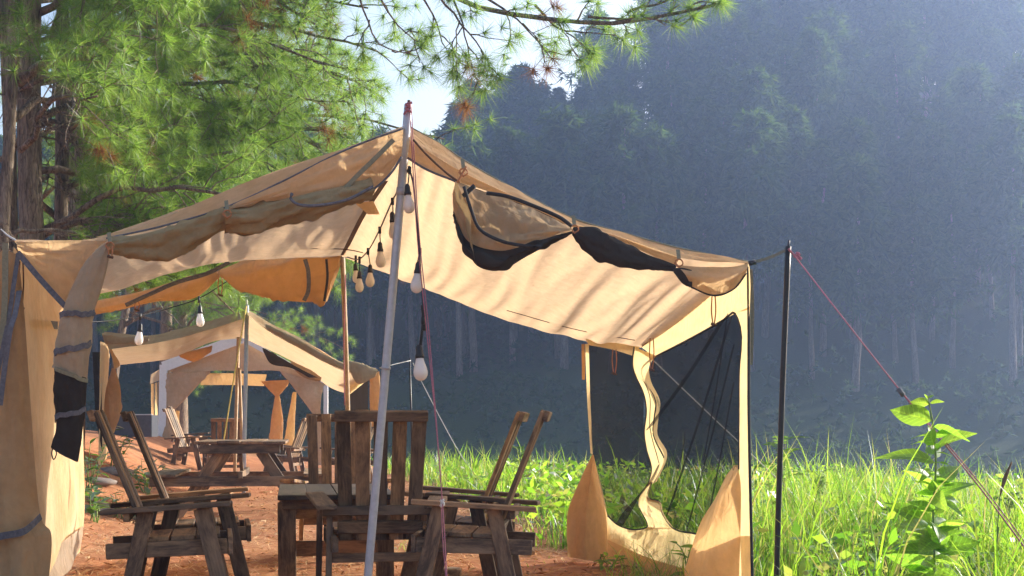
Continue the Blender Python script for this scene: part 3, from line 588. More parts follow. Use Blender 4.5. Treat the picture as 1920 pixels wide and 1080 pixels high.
# ------------------------------------------------------------------ second tent (smaller, behind the picnic table)
t2 = empty('canvas_tent', (-4, 19.5, 0), 0, 'open canvas canopy tent behind the picnic table with drooping rolled edges', 'tent')
r2 = PL([(461, 581, 18.3), (457, 610, 20), (455, 634, 21.8)])
loft('roof_panel', [r2, span((520, 618, 18.3), (507, 657, 21.6), .03), span((590, 650, 18.3), (560, 684, 21.5), .04), span((650, 684, 18.3), (620, 727, 21.4), .04), span((706, 694, 18.3), (660, 740, 21.3), .02)], M['roof'], t2, 30, 40, .012, 2, 8)
loft('roof_panel', [r2, span((413, 598, 18.3), (398, 641, 21.7), .03), span((333, 622, 18.3), (333, 668, 21.6), .04), span((277, 632, 18.3), (293, 677, 21.5), .04), span((196, 640, 18.3), (226, 684, 21.4), .02)], M['roof'], t2, 30, 40, .012, 2, 8)
loft('front_overhang', [PL([(461, 579), (413, 596), (333, 618), (277, 629), (195, 622)], 18.35), PL([(461, 596), (415, 611), (335, 634), (280, 645), (205, 655)], 18.1)], M['drape'], t2, 40, 8, .02, 9, 2)
loft('front_overhang', [PL([(462, 579), (507, 606), (560, 632), (643, 680), (706, 690)], 18.35), PL([(464, 590), (505, 622), (560, 652), (640, 694), (690, 706)], 18.1)], M['drape'], t2, 40, 8, .02, 9, 2)
roll('rolled_curtain', PL([(497, 606), (560, 636), (610, 665), (650, 684)], 18.1), PL([(500, 618), (560, 652), (606, 678), (646, 694)], 18.1), .6, M['drape'], t2, 36, 12, .2)
roll('rolled_curtain', PL([(655, 676), (680, 682), (708, 694)], 18.1), PL([(655, 695), (672, 720), (704, 706)], 18.1), .5, M['drape'], t2, 20, 12, .2)
roll('rolled_curtain', PL([(192, 624), (225, 630), (280, 632)], 18.1), PL([(198, 645), (230, 645), (278, 640)], 18.1), .5, M['drape'], t2, 20, 12, .2)
roll('hanging_curtain', PL([(711, 696), (713, 730), (711, 770), (709, 800)], 18.2), PL([(694, 706), (693, 735), (694, 770), (697, 800)], 18.2), .6, M['flap'], t2, 20, 12, .2)
roll('hanging_curtain', PL([(216, 690), (226, 730), (225, 775), (214, 812)], 18.6), PL([(210, 690), (199, 730), (196, 770), (202, 805)], 18.6), .6, M['flap'], t2, 24, 14, .2)
loft('curtain_panel', [PL([(193, 630), (208, 665), (214, 692)], 18.5), PL([(206, 650), (225, 684), (216, 692)], 18.6)], M['flap'], t2, 16, 8, .02, 2, 2)
loft('side_wall', [PL([(188, 640, 18.4), (200, 645, 18.8), (206, 665, 20)]), PL([(186, 760, 18.4), (196, 760, 19), (200, 760, 20)]), PL([(184, 880, 18.4), (194, 880, 19), (198, 880, 20)])], M['wall'], t2, 14, 20, .03, 3, 2)
loft('mesh_window', [PL([(173, 660), (188, 660)], 18.5), PL([(178, 760), (190, 720)], 18.5), PL([(180, 790), (192, 850)], 18.5)], M['darkcloth'], t2, 10, 14, .02, 2, 2)
loft('side_wall', [PL([(650, 715, 20.6), (690, 700, 18.6)]), PL([(655, 740, 20.6), (690, 712, 18.6)])], M['wall'], t2, 10, 5)
loft('mesh_window', [PL([(655, 740, 20.6), (690, 712, 18.6)]), PL([(655, 800, 20.6), (690, 800, 18.6)])], M['darkcloth'], t2, 10, 8, .01, 2, 2)
roll('pouch_charcoal', PL([(492, 652), (530, 672), (560, 690), (596, 708)], 20.8), PL([(494, 660), (508, 682), (545, 690), (580, 708)], 20.8), .4, M['darkcloth'], t2, 24, 12, .2)
roll('rolled_curtain', PL([(545, 676), (575, 690), (604, 706)], 20.9), PL([(548, 690), (570, 708), (600, 716)], 20.9), .4, M['drape'], t2, 20, 12, .2)
roll('rolled_curtain', PL([(335, 664), (370, 655), (398, 648)], 21.4), PL([(338, 670), (365, 678), (396, 660)], 21.4), .4, M['flap'], t2, 20, 12, .2)
tube('tent_pole', PL([(463, 572, 18.25), (461, 700, 18.25), (458, 835, 18.25), (457, 933, 18.3)]), .028, M['pole'], t2, 10)
tube('tent_pole', PL([(447, 632, 21.6), (441, 840, 21.6), (440, 911, 21.6)]), .028, M['woodpole'], t2, 10)
tube('tent_pole', PL([(449, 690, 21.2), (454, 840, 21.2), (455, 912, 21.2)]), .024, M['woodpole'], t2, 10)
tube('pole_tip', PL([(463, 574), (462, 562)], 18.25), .014, M['whiterope'], t2, 8)
tag(tube('rope', PL([(462, 574, 18.2), (440, 700, 17.6), (420, 822, 17.0), (408, 900, 16.7)]), .009, M['yellowrope'], None, 6, 16), 'taut yellow rope slanting from the second tent peak behind the picnic table', 'rope')

# ------------------------------------------------------------------ third tent: cabin tent with white frame
t3 = empty('cabin_tent', (-5.6, 31, 0), 0, 'far gabled tan cabin tent with white frame bars and tied-back curtains', 'tent')
def frame_bar(pts, Y=None, w=.10): return ribbon('frame_bar', PL(pts, Y), w, M['whitepost'], t3, (.5, 0, 1), 8, .06)
loft('roof_panel', [PL([(453, 628, 30.0), (470, 640, 34)]), PL([(307, 682, 29.8), (345, 690, 34)])], M['cabin'], t3, 10, 16, .02, 2, 3)
loft('roof_panel', [PL([(453, 628, 30.0), (470, 640, 34)]), PL([(610, 720, 29.8), (590, 715, 34)])], M['cabin'], t3, 10, 16, .02, 2, 3)
loft('gable_panel', [PL([(310, 690), (380, 663), (453, 636), (530, 676), (607, 722)], 29.95), PL([(345, 712), (393, 696), (455, 696), (530, 697), (580, 722)], 29.9)], M['cabin'], t3, 40, 16, .015, 8, 2)
frame_bar([(306, 688), (453, 634)], 29.8, .22); frame_bar([(453, 634), (612, 722)], 29.8, .10)
ribbon('frame_post', PL([(307, 684), (303, 878)], 29.8), .16, M['whitepost'], t3, (1, 0, 0), 4, .08)
ribbon('frame_post', PL([(611, 720), (611, 878)], 29.8), .09, M['whitepost'], t3, (1, 0, 0), 4, .08)
loft('side_wall', [PL([(283, 702, 33.5), (303, 690, 30)]), PL([(281, 720, 33.5), (303, 712, 30)])], M['cabin'], t3, 10, 5)
for i in range(3):
    a, b = 283+7*i, 288+7*i
    loft('wall_strip', [PL([(a, 720-2*i, 33.4-i), (b, 719-2*i, 33.2-i)]), PL([(a+1, 830, 33.4-i), (b+1, 832, 33.2-i)])], M['wall' if i % 2 else 'flap'], t3, 5, 10, .01)
loft('side_wall', [PL([(284, 820, 33.5), (303, 826, 30)]), PL([(284, 872, 33.5), (303, 882, 30)])], M['cabin'], t3, 10, 5)
roll('tied_curtain', PL([(395, 696), (360, 735), (322, 775)], 29.8), PL([(312, 700), (310, 740), (312, 778)], 29.8), .25, M['cabin'], t3, 30, 18, .16, 3, 1)
roll('tied_curtain', PL([(322, 775), (328, 815), (322, 872)], 29.8), PL([(312, 778), (304, 820), (300, 874)], 29.8), .5, M['cabin'], t3, 24, 16, .16, 3, 1)
roll('tied_curtain', PL([(606, 718), (602, 750), (600, 780)], 29.8), PL([(530, 697), (556, 735), (586, 775)], 29.8), .25, M['cabin'], t3, 30, 18, .16, 3, 1)
roll('tied_curtain', PL([(600, 780), (606, 825), (604, 872)], 29.8), PL([(586, 776), (584, 825), (586, 872)], 29.8), .5, M['cabin'], t3, 24, 16, .16, 3, 1)
loft('back_valance', [PL([(375, 700), (440, 700), (500, 702)], 34), PL([(376, 722), (440, 722), (495, 724)], 34)], M['flap'], t3, 24, 6, .02, 8, 1)
roll('back_curtain', PL([(545, 712), (535, 728), (523, 742)], 33.8), PL([(490, 715), (505, 732), (517, 744)], 33.8), .3, M['flap'], t3, 20, 14, .2)
roll('back_curtain', PL([(524, 742), (531, 790), (528, 842)], 33.8), PL([(516, 742), (508, 790), (505, 840)], 33.8), .5, M['flap'], t3, 20, 14, .2)
roll('back_curtain', PL([(556, 735), (553, 790), (552, 842)], 32.5), PL([(549, 735), (539, 790), (533, 840)], 32.5), .5, M['wall'], t3, 20, 14, .2)
roll('back_curtain', PL([(336, 770), (336, 820), (334, 850)], 33.8), PL([(330, 770), (326, 820), (326, 850)], 33.8), .5, M['wall'], t3, 20, 12, .2)

# ------------------------------------------------------------------ wooden furniture
def board(name, p0, p1, w, t, mat, parent, up=(0, 0, 1), ch=.004):
    """plank from p0 to p1 (parent's frame); w = width along 'up', t = thickness; edges chamfered"""
    p0, p1 = Vector(p0), Vector(p1); d = p1-p0; L = d.length; x = d.normalized()
    z = Vector(up) - x*x.dot(Vector(up)); z.normalize(); y = z.cross(x)
    V, F = [], []
    jit = [random.uniform(-.003, .003) for _ in range(4)]
    for s, xx in enumerate((0, ch, L-ch, L)):
        i = ch if s in (0, 3) else 0
        hw, ht = w/2-i, t/2-i; c = ch*.8
        for a, b in ((hw-c, ht), (hw, ht-c), (hw, -ht+c), (hw-c, -ht), (-hw+c, -ht), (-hw, -ht+c), (-hw, ht-c), (-hw+c, ht)):
            V.append((xx - L/2, b, a + jit[s]*(1 if abs(a) > 0 else 0)))
    F = grid_faces(4, 8, True) + [tuple(range(8))[::-1], tuple(24+i for i in range(8))]
    me = bpy.data.meshes.new(name); me.from_pydata(V, [], F); me.materials.append(mat)
    o = link(name, me, parent)
    o.matrix_local = Matrix(((x[0], y[0], z[0], (p0[0]+p1[0])/2), (x[1], y[1], z[1], (p0[1]+p1[1])/2), (x[2], y[2], z[2], (p0[2]+p1[2])/2), (0, 0, 0, 1)))
    return o
def make_chair(name, label):
    c = empty(name, (0, 0, 0), 0, label, 'chair', 'wooden armchairs of the camp'); w, wl_ = M['wood'], M['woodlight']
    for s in (-1, 1):
        board('armrest', (s*.285, -.36, .528), (s*.37, .29, .572), .105, .024, w, c, (1, 0, 0))
        board('leg', (s*.335, .14, .548), (s*.345, .27, 0), .085, .034, w, c, (0, 1, 0))
        board('leg', (s*.275, -.14, .532), (s*.285, -.25, 0), .08, .034, w, c, (0, 1, 0))
        board('seat_rail', (s*.245, -.34, .325), (s*.300, .27, .345), .08, .034, w, c)
    for i in range(3):
        y = -.085+.128*i; board('seat_plank', (-.255-.012*i, y, .384+.006*i), (.255+.012*i, y, .384+.006*i), .122, .024, w, c, (0, 1, .05))
    board('apron', (-.315, .285, .345), (.315, .285, .345), .095, .026, w, c)
    for i in range(5):
        x = -.2+.1*i; board('back_slat', (x*.92, -.115, .335), (x*1.03, -.395, 1.045+random.uniform(-.008, .008)), .076, .022, wl_ if i in (0, 3) else w, c, (1, 0, 0))
    board('top_rail', (-.25, -.414, 1.022), (.25, -.414, 1.022), .056, .03, w, c, (0, -.35, .93))
    board('back_rail', (-.235, -.168, .41), (.235, -.168, .41), .07, .03, w, c, (0, -.35, .93))
    board('arm_rail', (-.315, -.236, .505), (.315, -.236, .505), .052, .03, w, c)
    board('stretcher', (-.27, -.195, .245), (.27, -.195, .245), .05, .028, w, c)
    return c
chair0 = make_chair('wooden_chair', 'dark slatted wooden armchair seen from behind, right behind the front pole')
chair0.location = (-.75, 7.84, 0); chair0.rotation_euler = (0, 0, R(7))
CH = [((-1.80, 7.42), -78, 'dark wooden armchair facing the low table, nearest of the pair beside the hanging curtain'),
      ((-1.86, 8.24), -78, 'dark wooden armchair, second of the pair beside the hanging curtain, farther in'),
      ((-.22, 7.62), 87, 'brown wooden armchair in side view, nearer of the pair by the tall grass'),
      ((-.34, 8.47), 86, 'brown wooden armchair, farther of the pair by the tall grass'),
      ((-1.27, 10.2), 187, 'wooden armchair facing the camera at the far end of the low table'),
      ((-5.55, 24.0), -95, 'far wooden armchair in front of the cabin tent, beside its tied curtain'),
      ((-5.75, 25.0), -80, 'far wooden armchair half hidden by the one beside the cabin tent curtain'),
      ((-3.95, 24.2), 80, 'far wooden armchair right of the picnic table in front of grass'),
      ((-4.2, 25.3), 95, 'far wooden armchair just behind the picnic table right corner'),
      ((-4.85, 23.4), 15, 'far wooden armchair seen under the picnic table between its legs'),
      ((-2.65, 22.6), 60, 'far wooden armchair glimpsed between the slats of the chair at the table end')]
for (x, y), rz, lab in CH: dup(chair0, (x, y, H(x, y) if y > 12 else 0), R(rz), lab)
# low table
lt = empty('low_table', (-1.17, 9.1, 0), R(9), 'low dark plank table standing between the wooden armchairs', 'table')
for i in range(4): board('table_plank', (-.27+.18*i, -.76+.01*(i % 2), .535), (-.27+.18*i, .74, .535), .177, .03, M['tablewood'], lt, (1, 0, 0))
for y in (-.62, .6): board('cross_batten', (-.33, y, .49), (.33, y, .49), .06, .04, M['wood'], lt)
for sx in (-1, 1):
    for y in (-.58, .56): board('leg', (sx*.30, y, .50), (sx*.30, y, 0), .11, .045, M['wood'], lt, (1, 0, 0))
    board('side_rail', (sx*.255, -.6, .46), (sx*.255, .58, .46), .08, .03, M['wood'], lt)
board('stretcher', (-.28, .02, .16), (.28, .02, .16), .1, .04, M['wood'], lt)
# picnic table
pt = empty('picnic_table', (-2.86, 14.8, H(-2.86, 14.8)), R(8), 'brown plank picnic table with attached benches and slanting crossed legs', 'picnic table')
for i in range(4): board('table_plank', (-.345+.23*i, -.80+random.uniform(-.03, .03), .79+.006*(i == 1)), (-.345+.23*i, .85, .79+.006*(i == 2)), .225, .028, M['wood'], pt, (1, 0, 0))
for y in (-.72, .72):
    board('end_apron', (-.40, y-.03, .725), (.40, y-.03, .725), .09, .036, M['wood'], pt)
    board('bench_beam', (-.90, y, .395), (.90, y, .395), .10, .04, M['wood'], pt)
    for s in (-1, 1): board('leg', (s*.20, y+.045, .70), (s*.66, y+.045, 0), .11, .04, M['wood'], pt, (1, 0, 0))
for s in (-1, 1):
    for k in (0, 1): board('bench_plank', (s*(.70+.15*k), -.86, .46), (s*(.70+.15*k), .88, .46), .14, .03, M['woodlight'], pt, (1, 0, 0))
board('stretcher', (0, -.78, .46), (0, .75, .46), .07, .05, M['wood'], pt)
board('brace', (0, -.70, .66), (0, -.2, .40), .05, .035, M['wood'], pt)

# small things on the ground
def stick(pts, r, label, name='stick', mat='stick'): tag(tube(name, pts, r, M[mat], None, 8, 16), label, 'stick')
stick([(-4.35, 14.2, H(-4.35, 14.2)+.03), (-3.9, 13.9, H(-3.9, 13.9)+.04), (-3.4, 13.0, H(-3.4, 13)+.03)], .028, 'long pale pole lying on red earth behind the hanging curtain', 'fallen_pole')
stick([P(975, 1046, 10.1), P(990, 1042, 10.1), P(1003, 1034, 10.1)], .016, 'short grey stick lying on red earth beside the right-hand armchairs')
v_, f_ = lathe_data([(.05, 0), (.075, .0), (.078, .05), (.072, .058), (.0, .058)], 14)
st = mesh_obj('cut_log', np.array(v_)+P(843, 1082, 8.85)*np.array((1, 1, 0)), f_, M['stick'], None, False); tag(st, 'small pale cut log end lying below the pink rope', 'log')
tk = empty('water_tank', (-7.4, 27, H(-7.4, 27)), 0, 'low dark grey tank with a pale rim behind the second armchair', 'tank')
board('tank_body', (-.35, 0, .22), (.45, 0, .22), .42, .5, M['darkmetal'], tk); board('rim', (-.36, -.24, .44), (.46, -.24, .44), .02, .04, M['pole'], tk)
for i, (px, py, Y, s) in enumerate(((185, 890, 16, .16), (215, 870, 18, .2), (170, 935, 13.4, .13))):
    q = P(px, py, Y); zz = H(q[0], q[1]); V, F = lathe_data([(.4, -.2), (.95, .0), (1, .25), (.7, .5), (.25, .62), (.02, .63)], 10)
    V = np.array(V)*s*np.array((1.3, 1, .8)); V = V*(1+.18*np.array([nz(*(v*9/s*.2), ) for v in V]))[:, None] + np.array((q[0], q[1], zz))
    tag(mesh_obj('rock', V, F, M['stone']), ['dark stone on the bank beside the leafy shrub', 'rounded stone on the bank, farther up the slope', 'grey stone at the foot of the low shrub by the curtain'][i], 'stone', 'stones on the left bank')

# ------------------------------------------------------------------ pines close by (left) with needle tufts
def needles_np(centers, dirs, n, length, width, spread=.95):
    c = np.repeat(np.asarray(centers), n, 0); d = np.repeat(np.asarray(dirs), n, 0)
    r = rng.normal(size=d.shape); r /= np.linalg.norm(r, axis=1, keepdims=True)
    d = d*rng.uniform(.15, 1.0, (len(d), 1)) + r*spread; d /= np.linalg.norm(d, axis=1, keepdims=True)
    L = length*rng.uniform(.7, 1.15, (len(d), 1)); s = np.cross(d, rng.normal(size=d.shape)); s /= np.linalg.norm(s, axis=1, keepdims=True)
    tip = c + d*L; tip[:, 2] -= (L[:, 0]**2)*.9*rng.uniform(.3, 1.2, len(d))
    b0 = c + s*width/2; b1 = c - s*width/2
    v = np.stack([b0, b1, tip], 1).reshape(-1, 3); return v, np.arange(len(v)).reshape(-1, 3)
def wander(p0, p1, n, amp, sag=0.0):
    p = np.linspace(0, 1, n)[:, None]*(np.array(p1)-np.array(p0)) + np.array(p0)
    w = np.cumsum(rng.normal(size=(n, 3)), 0); w -= np.linspace(0, 1, n)[:, None]*w[-1]; p += w*amp
    p[:, 2] += sag*np.sin(np.linspace(0, math.pi, n)); return p
class Tree:
    def __init__(s): s.bv, s.bf, s.bo = [], [], 0; s.tc, s.td, s.dc, s.dd = [], [], [], []
    def tube(s, pts, r, k=5):
        v, f = tube_data(pts, r, k); s.bv.append(v); s.bf += [tuple(i+s.bo for i in q) for q in f]; s.bo += len(v)
    def tuft(s, c, d, dead=False):
        qx, qy = 960+FPX*c[0]/c[1], HOR-FPX*(c[2]-EYE)/c[1]
        if qx < 150 and 150 < qy and c[1] < 15.6: return      # no boughs low on the near side of the big trunks
        (s.dc if dead else s.tc).append(c); (s.dd if dead else s.td).append(d)
    def limb(s, path, r0, twigs, tl=.9, dead=0.0, bare=.25, droop=.15):
        """a limb, its side twigs and the tufts on them"""
        n = len(path); s.tube(path, np.linspace(r0, r0*.25, n), 6)
        ax = np.gradient(path, axis=0)
        for k in range(twigs):
            f = bare + (1-bare)*(k+rng.uniform(0, 1))/twigs; i = min(int(f*(n-1)), n-2); c = path[i]*(1-(f*(n-1)-i)) + path[i+1]*(f*(n-1)-i)
            a = ax[i]/np.linalg.norm(ax[i]); side = np.cross(a, rng.normal(size=3)); side /= np.linalg.norm(side)
            d = a*rng.uniform(.3, 1) + side*rng.uniform(.5, 1); d[2] += rng.uniform(-.25-droop, .2); d /= np.linalg.norm(d)
            L = tl*rng.uniform(.45, 1.1)*(1.15-f*.6); tw = wander(c, c+d*L+np.array((0, 0, -droop*L)), 6, .035*L, .05*L)
            qx, qy = 960+FPX*tw[-1][0]/tw[-1][1], HOR-FPX*(tw[-1][2]-EYE)/tw[-1][1]
            if qy > 545 and 150 < qx < 720 and tw[-1][1] < 33: continue      # boughs end above the second tent
            s.tube(tw, np.linspace(max(r0*.22, .007), .004, 6), 4); isd = rng.uniform() < dead
            for q in range(int(3+L*5)):
                t = 1-.75*rng.uniform()**1.5 if q else 1.0; j = min(int(t*5), 4); cc = tw[j]*(1-(t*5-j)) + tw[j+1]*(t*5-j)
                dd = (tw[-1]-tw[0])/L + rng.normal(size=3)*.5; dd[2] += .25; dd /= np.linalg.norm(dd)
                off = dd*rng.uniform(.02, .22)
                if q: s.tube([cc, cc+off], (.0045, .003), 3)
                s.tuft(cc+off, dd, isd)
    def build(s, root, nn=58, nl=.20, nw=.0042):
        if s.bo: mesh_obj('branches', np.concatenate(s.bv), s.bf, M['bark'], root)
        if s.tc: v, t = needles_np(s.tc, s.td, nn, nl, nw); tri_mesh('crown', v, t, M['needle'], root)
        if s.dc: v, t = needles_np(s.dc, s.dd, nn, nl*.9, nw); tri_mesh('dead_needles', v, t, M['needledead'], root)
def trunk_mesh(root, path, rads, k=18):
    v, f = tube_data(path, rads, k, 60)
    for i in range(len(v)):
        p = v[i]; c = nz(p[0]*7, p[1]*7, p[2]*.9); ang = .10*c + .05*nz(p[0]*20, p[1]*20, p[2]*3)
        ctr = v[(i//k)*k:(i//k)*k+k].mean(0) if i//k < 60 else p; v[i] = p + (p-ctr)*ang
    return mesh_obj('trunk', v, f, M['bark'], root)
NP = [ # photo x at mid-trunk, distance, radius, lean, height, limbs, side bias, label
    (2, 13.0, .06, .10, 11, 9, .6, 'pine trunk cut by the photo edge, with rough brown bark'),
    (32, 14.6, .07, -.35, 12, 12, .6, 'slim pine beside the photo edge, leaning, lit along one side'),
    (70, 14.0, .125, -.10, 13, 15, .75, 'thick rough-barked pine above the front tent corner'),
    (104, 15.4, .08, .12, 12, 13, .75, 'pale-barked pine just right of the thickest trunk'),
    (128, 19.0, .14, .1, 13, 17, .85, 'thin pine with orange dead needles behind the cluster of thick trunks'),
    (334, 36.0, .17, -.15, 15, 24, .45, 'pine whose trunk rises behind the rolled curtain beside a twin trunk'),
    (310, 37.0, .15, .1, 15, 22, .45, 'twin pine trunk seen above the second tent'),
    (228, 30.0, .09, .7, 9, 8, .5, 'thin bent young pine behind the hanging curtain'),
    (120, 17.5, .09, .1, 14, 18, .85, 'pine with long boughs reaching over the tent roof'),
    (52, 21.0, .09, .1, 14, 16, .85, 'farther pine between the thick trunks at the photo edge'),
]
for ti, (px, Y, r, lean, hgt, nl_, bias, lab) in enumerate(NP):
    X = (px-960)/FPX*Y; zb = H(X, Y); root = empty('pine_tree', (X, Y, zb), 0, lab, 'tree', 'pines behind the tents')
    top = np.array((X+lean*1.2, Y+.3, zb+hgt)); path = wander((X-lean*.4, Y, zb-.2), top, 7, .06)
    trunk_mesh(root, path, np.array((1.25, 1.0, .92, .85, .75, .6, .3))*r)
    tr = Tree()
    for k in range(nl_):
        z = zb + 2.0 + (hgt*.62-1.8)*((k+rng.uniform(0, .8))/nl_)**1.25
        f = (z-path[0][2])/(path[-1][2]-path[0][2]); i = min(int(f*6), 5); c = path[i]*(1-(f*6-i)) + path[i+1]*(f*6-i)
        az = rng.uniform(-1.9, 1.9)*(1-bias*.45) if rng.uniform() < .5+bias*.45 else rng.uniform(-math.pi, math.pi)   # 0 = +X
        L = rng.uniform(1.7, 3.6)*(1.35 if Y > 16 else 1.0)
        if ti < 2: L *= .6
        e = c + np.array((math.cos(az)*L, math.sin(az)*L*.8 - .2, rng.uniform(-.12, .22)*L))
        tr.limb(wander(c, e, 10, .05, .12*L), rng.uniform(.025, .05), int(7+L*4.2), rng.uniform(.8, 1.25), .25 if ti == 4 else .02, .22, .18)
    if px == 120:    # long boughs reaching right above the tent roof
        for zb_, ex, ey, eY in ((5.2, 720, 185, 15.6), (5.9, 705, 95, 15.2), (6.2, 690, 15, 15.8), (4.6, 655, 255, 16.2), (6.4, 590, 45, 14.8), (5.0, 560, 140, 15.2), (4.2, 520, 240, 16.6), (6.6, 640, -30, 15.0), (3.6, 420, 330, 17.0)):
            tr.limb(wander((X+.1, Y, zb_), P(ex, ey, eY), 14, .05, .35), .045, 20, .85, .10, .3, .16)
    if ti == 2:      # the long bough that hangs over the tent peak
        main = resample([np.array((X, Y, 6.9)), np.array((-2.6, 13.4, 6.1)), P(760, -60, 12.4), P(880, 8, 12.1), P(1000, 32, 12.0), P(1150, 44, 11.9), P(1240, 30, 11.9), P(1350, 8, 11.8)], 26)
        tr.limb(main, .05, 20, .40, .04, .45, .02)
        for pts, tw in (([(790, -30), (850, 40), (905, 110), (935, 175)], 9), ([(700, -40), (725, 30), (760, 70), (800, 90)], 5), ([(830, -20), (870, 60), (880, 120), (895, 168)], 8), ([(900, -5), (960, 40), (1010, 90), (1035, 125)], 9),
                         ([(1000, 20), (1050, 60), (1110, 70), (1150, 80)], 6), ([(1100, 42), (1160, 46), (1230, 52), (1280, 64)], 7), ([(760, -40), (800, 20), (820, 60), (850, 135)], 6), ([(1180, 35), (1250, 10), (1300, -10), (1360, -8)], 6), ([(660, -50), (690, 40), (720, 95), (790, 110)], 4)):
            Yb = rng.uniform(11.7, 12.4); tr.limb(resample(PL([(a_, b_-12) for a_, b_ in pts], Yb), 12)+np.cumsum(rng.normal(size=(12, 3)), 0)*.008, .013, max(3, int(tw*.62)), .30, .08, .3, .10)
    tr.build(root)

# ------------------------------------------------------------------ forest on the far hillside
def far_pine(seed, hgt, clear, rad):
    g = np.random.default_rng(seed); C, D = [], []
    nl = 70
    for k in range(nl):
        f = clear + (1-clear)*(k/nl)**.9; z = f*hgt; t = (f-clear)/(1-clear)
        L = rad*(.45+.75*math.sin(math.pi*min(1, t*.9+.12))**.8)*(1-t*.62)*g.uniform(.55, 1.2)
        az = k*2.4 + g.uniform(-.5, .5); up = g.uniform(-.1, .35)+.25*t
        for q in range(int(5+L*4)):
            s = g.uniform(.25, 1.05)*L; p = np.array((math.cos(az)*s, math.sin(az)*s, z + up*s)) + g.normal(size=3)*.22
            C.append(p); d = np.array((math.cos(az)*.5, math.sin(az)*.5, .7)) + g.normal(size=3)*.3; D.append(d/np.linalg.norm(d))
    return C, D
variants = []
for k, (hgt, clear, rad) in enumerate(((14, .40, 2.6), (15.5, .46, 2.5), (12.5, .36, 2.4), (14.5, .42, 2.9), (13, .34, 2.3))):
    C, D = far_pine(50+k, hgt, clear, rad); v, t = needles_np(C, D, 9, .78, .17, .8)
    root = empty('forest_pine', (0, 0, 0)); cr = tri_mesh('crown', v, t, M['needlefar'], root)
    tv = wander((0, 0, -.6), (rng.uniform(-.5, .5), rng.uniform(-.4, .4), hgt*.97), 8, .07); vv, ff = tube_data(tv, np.linspace(.24, .04, 8), 8)
    tk_ = mesh_obj('trunk', vv, ff, M['barkfar'], root); variants.append(root)
spots = []
tries = 0
while len(spots) < 286 and tries < 60000:
    tries += 1
    y = 80 + 58*rng.uniform()**1.25; x = rng.uniform(-.43, .43)*y*1.02
    if y < 79 + 3*math.sin(x*.21): continue
    if min(((x-a)**2+(y-b)**2 for a, b in spots), default=99) < (2.6 if y < 96 else 3.5)**2: continue
    spots.append((x, y))
used = set()
for i, (x, y) in enumerate(spots):
    k = i % 5; loc = (x, y, H(x, y)); rz = rng.uniform(0, 6.28)
    if k not in used: o = variants[k]; used.add(k); o.location = loc; o.rotation_euler = (0, 0, rz)
    else: o = dup(variants[k], loc, rz)
    s = rng.uniform(.75, 1.2)*(1.12 if y > 118 and x/y > .06 else .92); o.scale = (s*rng.uniform(.9, 1.1), s*rng.uniform(.9, 1.1), s)
    o.rotation_euler = (rng.uniform(-.03, .03), rng.uniform(-.03, .03), rz)
    tag(o, 'tall straight pine in the hazy forest covering the far hillside', 'tree', 'pines of the far hillside forest')
# undergrowth at the foot of the forest
n = 9000; bx = rng.uniform(-36, 46, n); by = rng.uniform(56, 104, n); clump = np.array([nz(a*.16, b*.2, 3.3) for a, b in zip(bx, by)])
kk = clump + rng.uniform(-.3, .5, n) > -.05; bx, by, clump = bx[kk], by[kk], clump[kk]
bz = height(bx, by) + rng.uniform(.0, 1.0, len(bx))*np.clip(.9+1.5*clump, .35, 1.9)
dr = np.tile((0, -.3, .8), (len(bx), 1)); v, t = needles_np(np.stack([bx, by, bz], 1), dr, 14, .5, .14, .9)
ug = tri_mesh('undergrowth', v, t, M['bush']); tag(ug, 'hazy dark bushes massed at the foot of the forest', 'bushes', kind='stuff')

# ------------------------------------------------------------------ grass, litter
def blades(pos, hgt, wid, lean, seg=4):
    n = len(pos); th = rng.uniform(0, 2*math.pi, n); dx, dy = np.cos(th), np.sin(th)
    ph = rng.uniform(0, 2*math.pi, n); sx, sy = np.cos(ph), np.sin(ph)
    rows = []
    for k in range(seg+1):
        t = k/seg; c = pos + np.stack([dx*lean*hgt*t**2.2, dy*lean*hgt*t**2.2, hgt*(t - .25*lean*t**3)], 1)
        w = wid*(1-t)**.6*(.55+.9*t if t < .5 else 1) if k < seg else np.zeros(n)
        s = np.stack([sx*w/2, sy*w/2, np.zeros(n)], 1); rows.append((c-s, c+s))
    V = np.stack([a for r in rows for a in r], 1).reshape(-1, 3); m = 2*(seg+1); b = np.arange(n)[:, None]*m
    T_ = np.concatenate([np.concatenate([b+2*k, b+2*k+1, b+2*k+3], 1) for k in range(seg)] + [np.concatenate([b+2*k, b+2*k+3, b+2*k+2], 1) for k in range(seg-1)])
    return V, T_
def field_ok(x, y):
    edge = .45 - (y-11.5)*.17
    ok = x > edge + .35*np.sin(y*2.1) - .1
    ok &= ~((y < 6.25) & (np.abs(x - .305*y) < .20))      # the broad-leaved weed stands clear
    tentx = 1.18-.1*(y-6.95)
    ok &= ~((y < 10.0) & (x < tentx+.10))
    return ok
VV, TT, off = [], [], 0
def add_grass(n, x0, x1, y0, y1, h0, h1, w0, w1, l0, l1, p=1.0, filt=field_ok):
    global off
    x = rng.uniform(x0, x1, n); y = y0 + (y1-y0)*rng.uniform(0, 1, n)**p
    k = filt(x, y) & (np.abs(x/y) < .43); x, y = x[k], y[k]
    cl = np.array([nz(a*.9, b*.9, 1.7) for a, b in zip(x, y)]); kk = cl + rng.uniform(-.25, .55, len(x)) > -.05; x, y, cl = x[kk], y[kk], cl[kk]
    h = rng.uniform(h0, h1, len(x))*np.clip(.9+1.0*cl, .35, 1.5)
    v, t = blades(np.stack([x, y, height(x, y)-.02], 1), h, rng.uniform(w0, w1, len(x)), rng.uniform(l0, l1, len(x)))
    VV.append(v); TT.append(t+off); off += len(v)
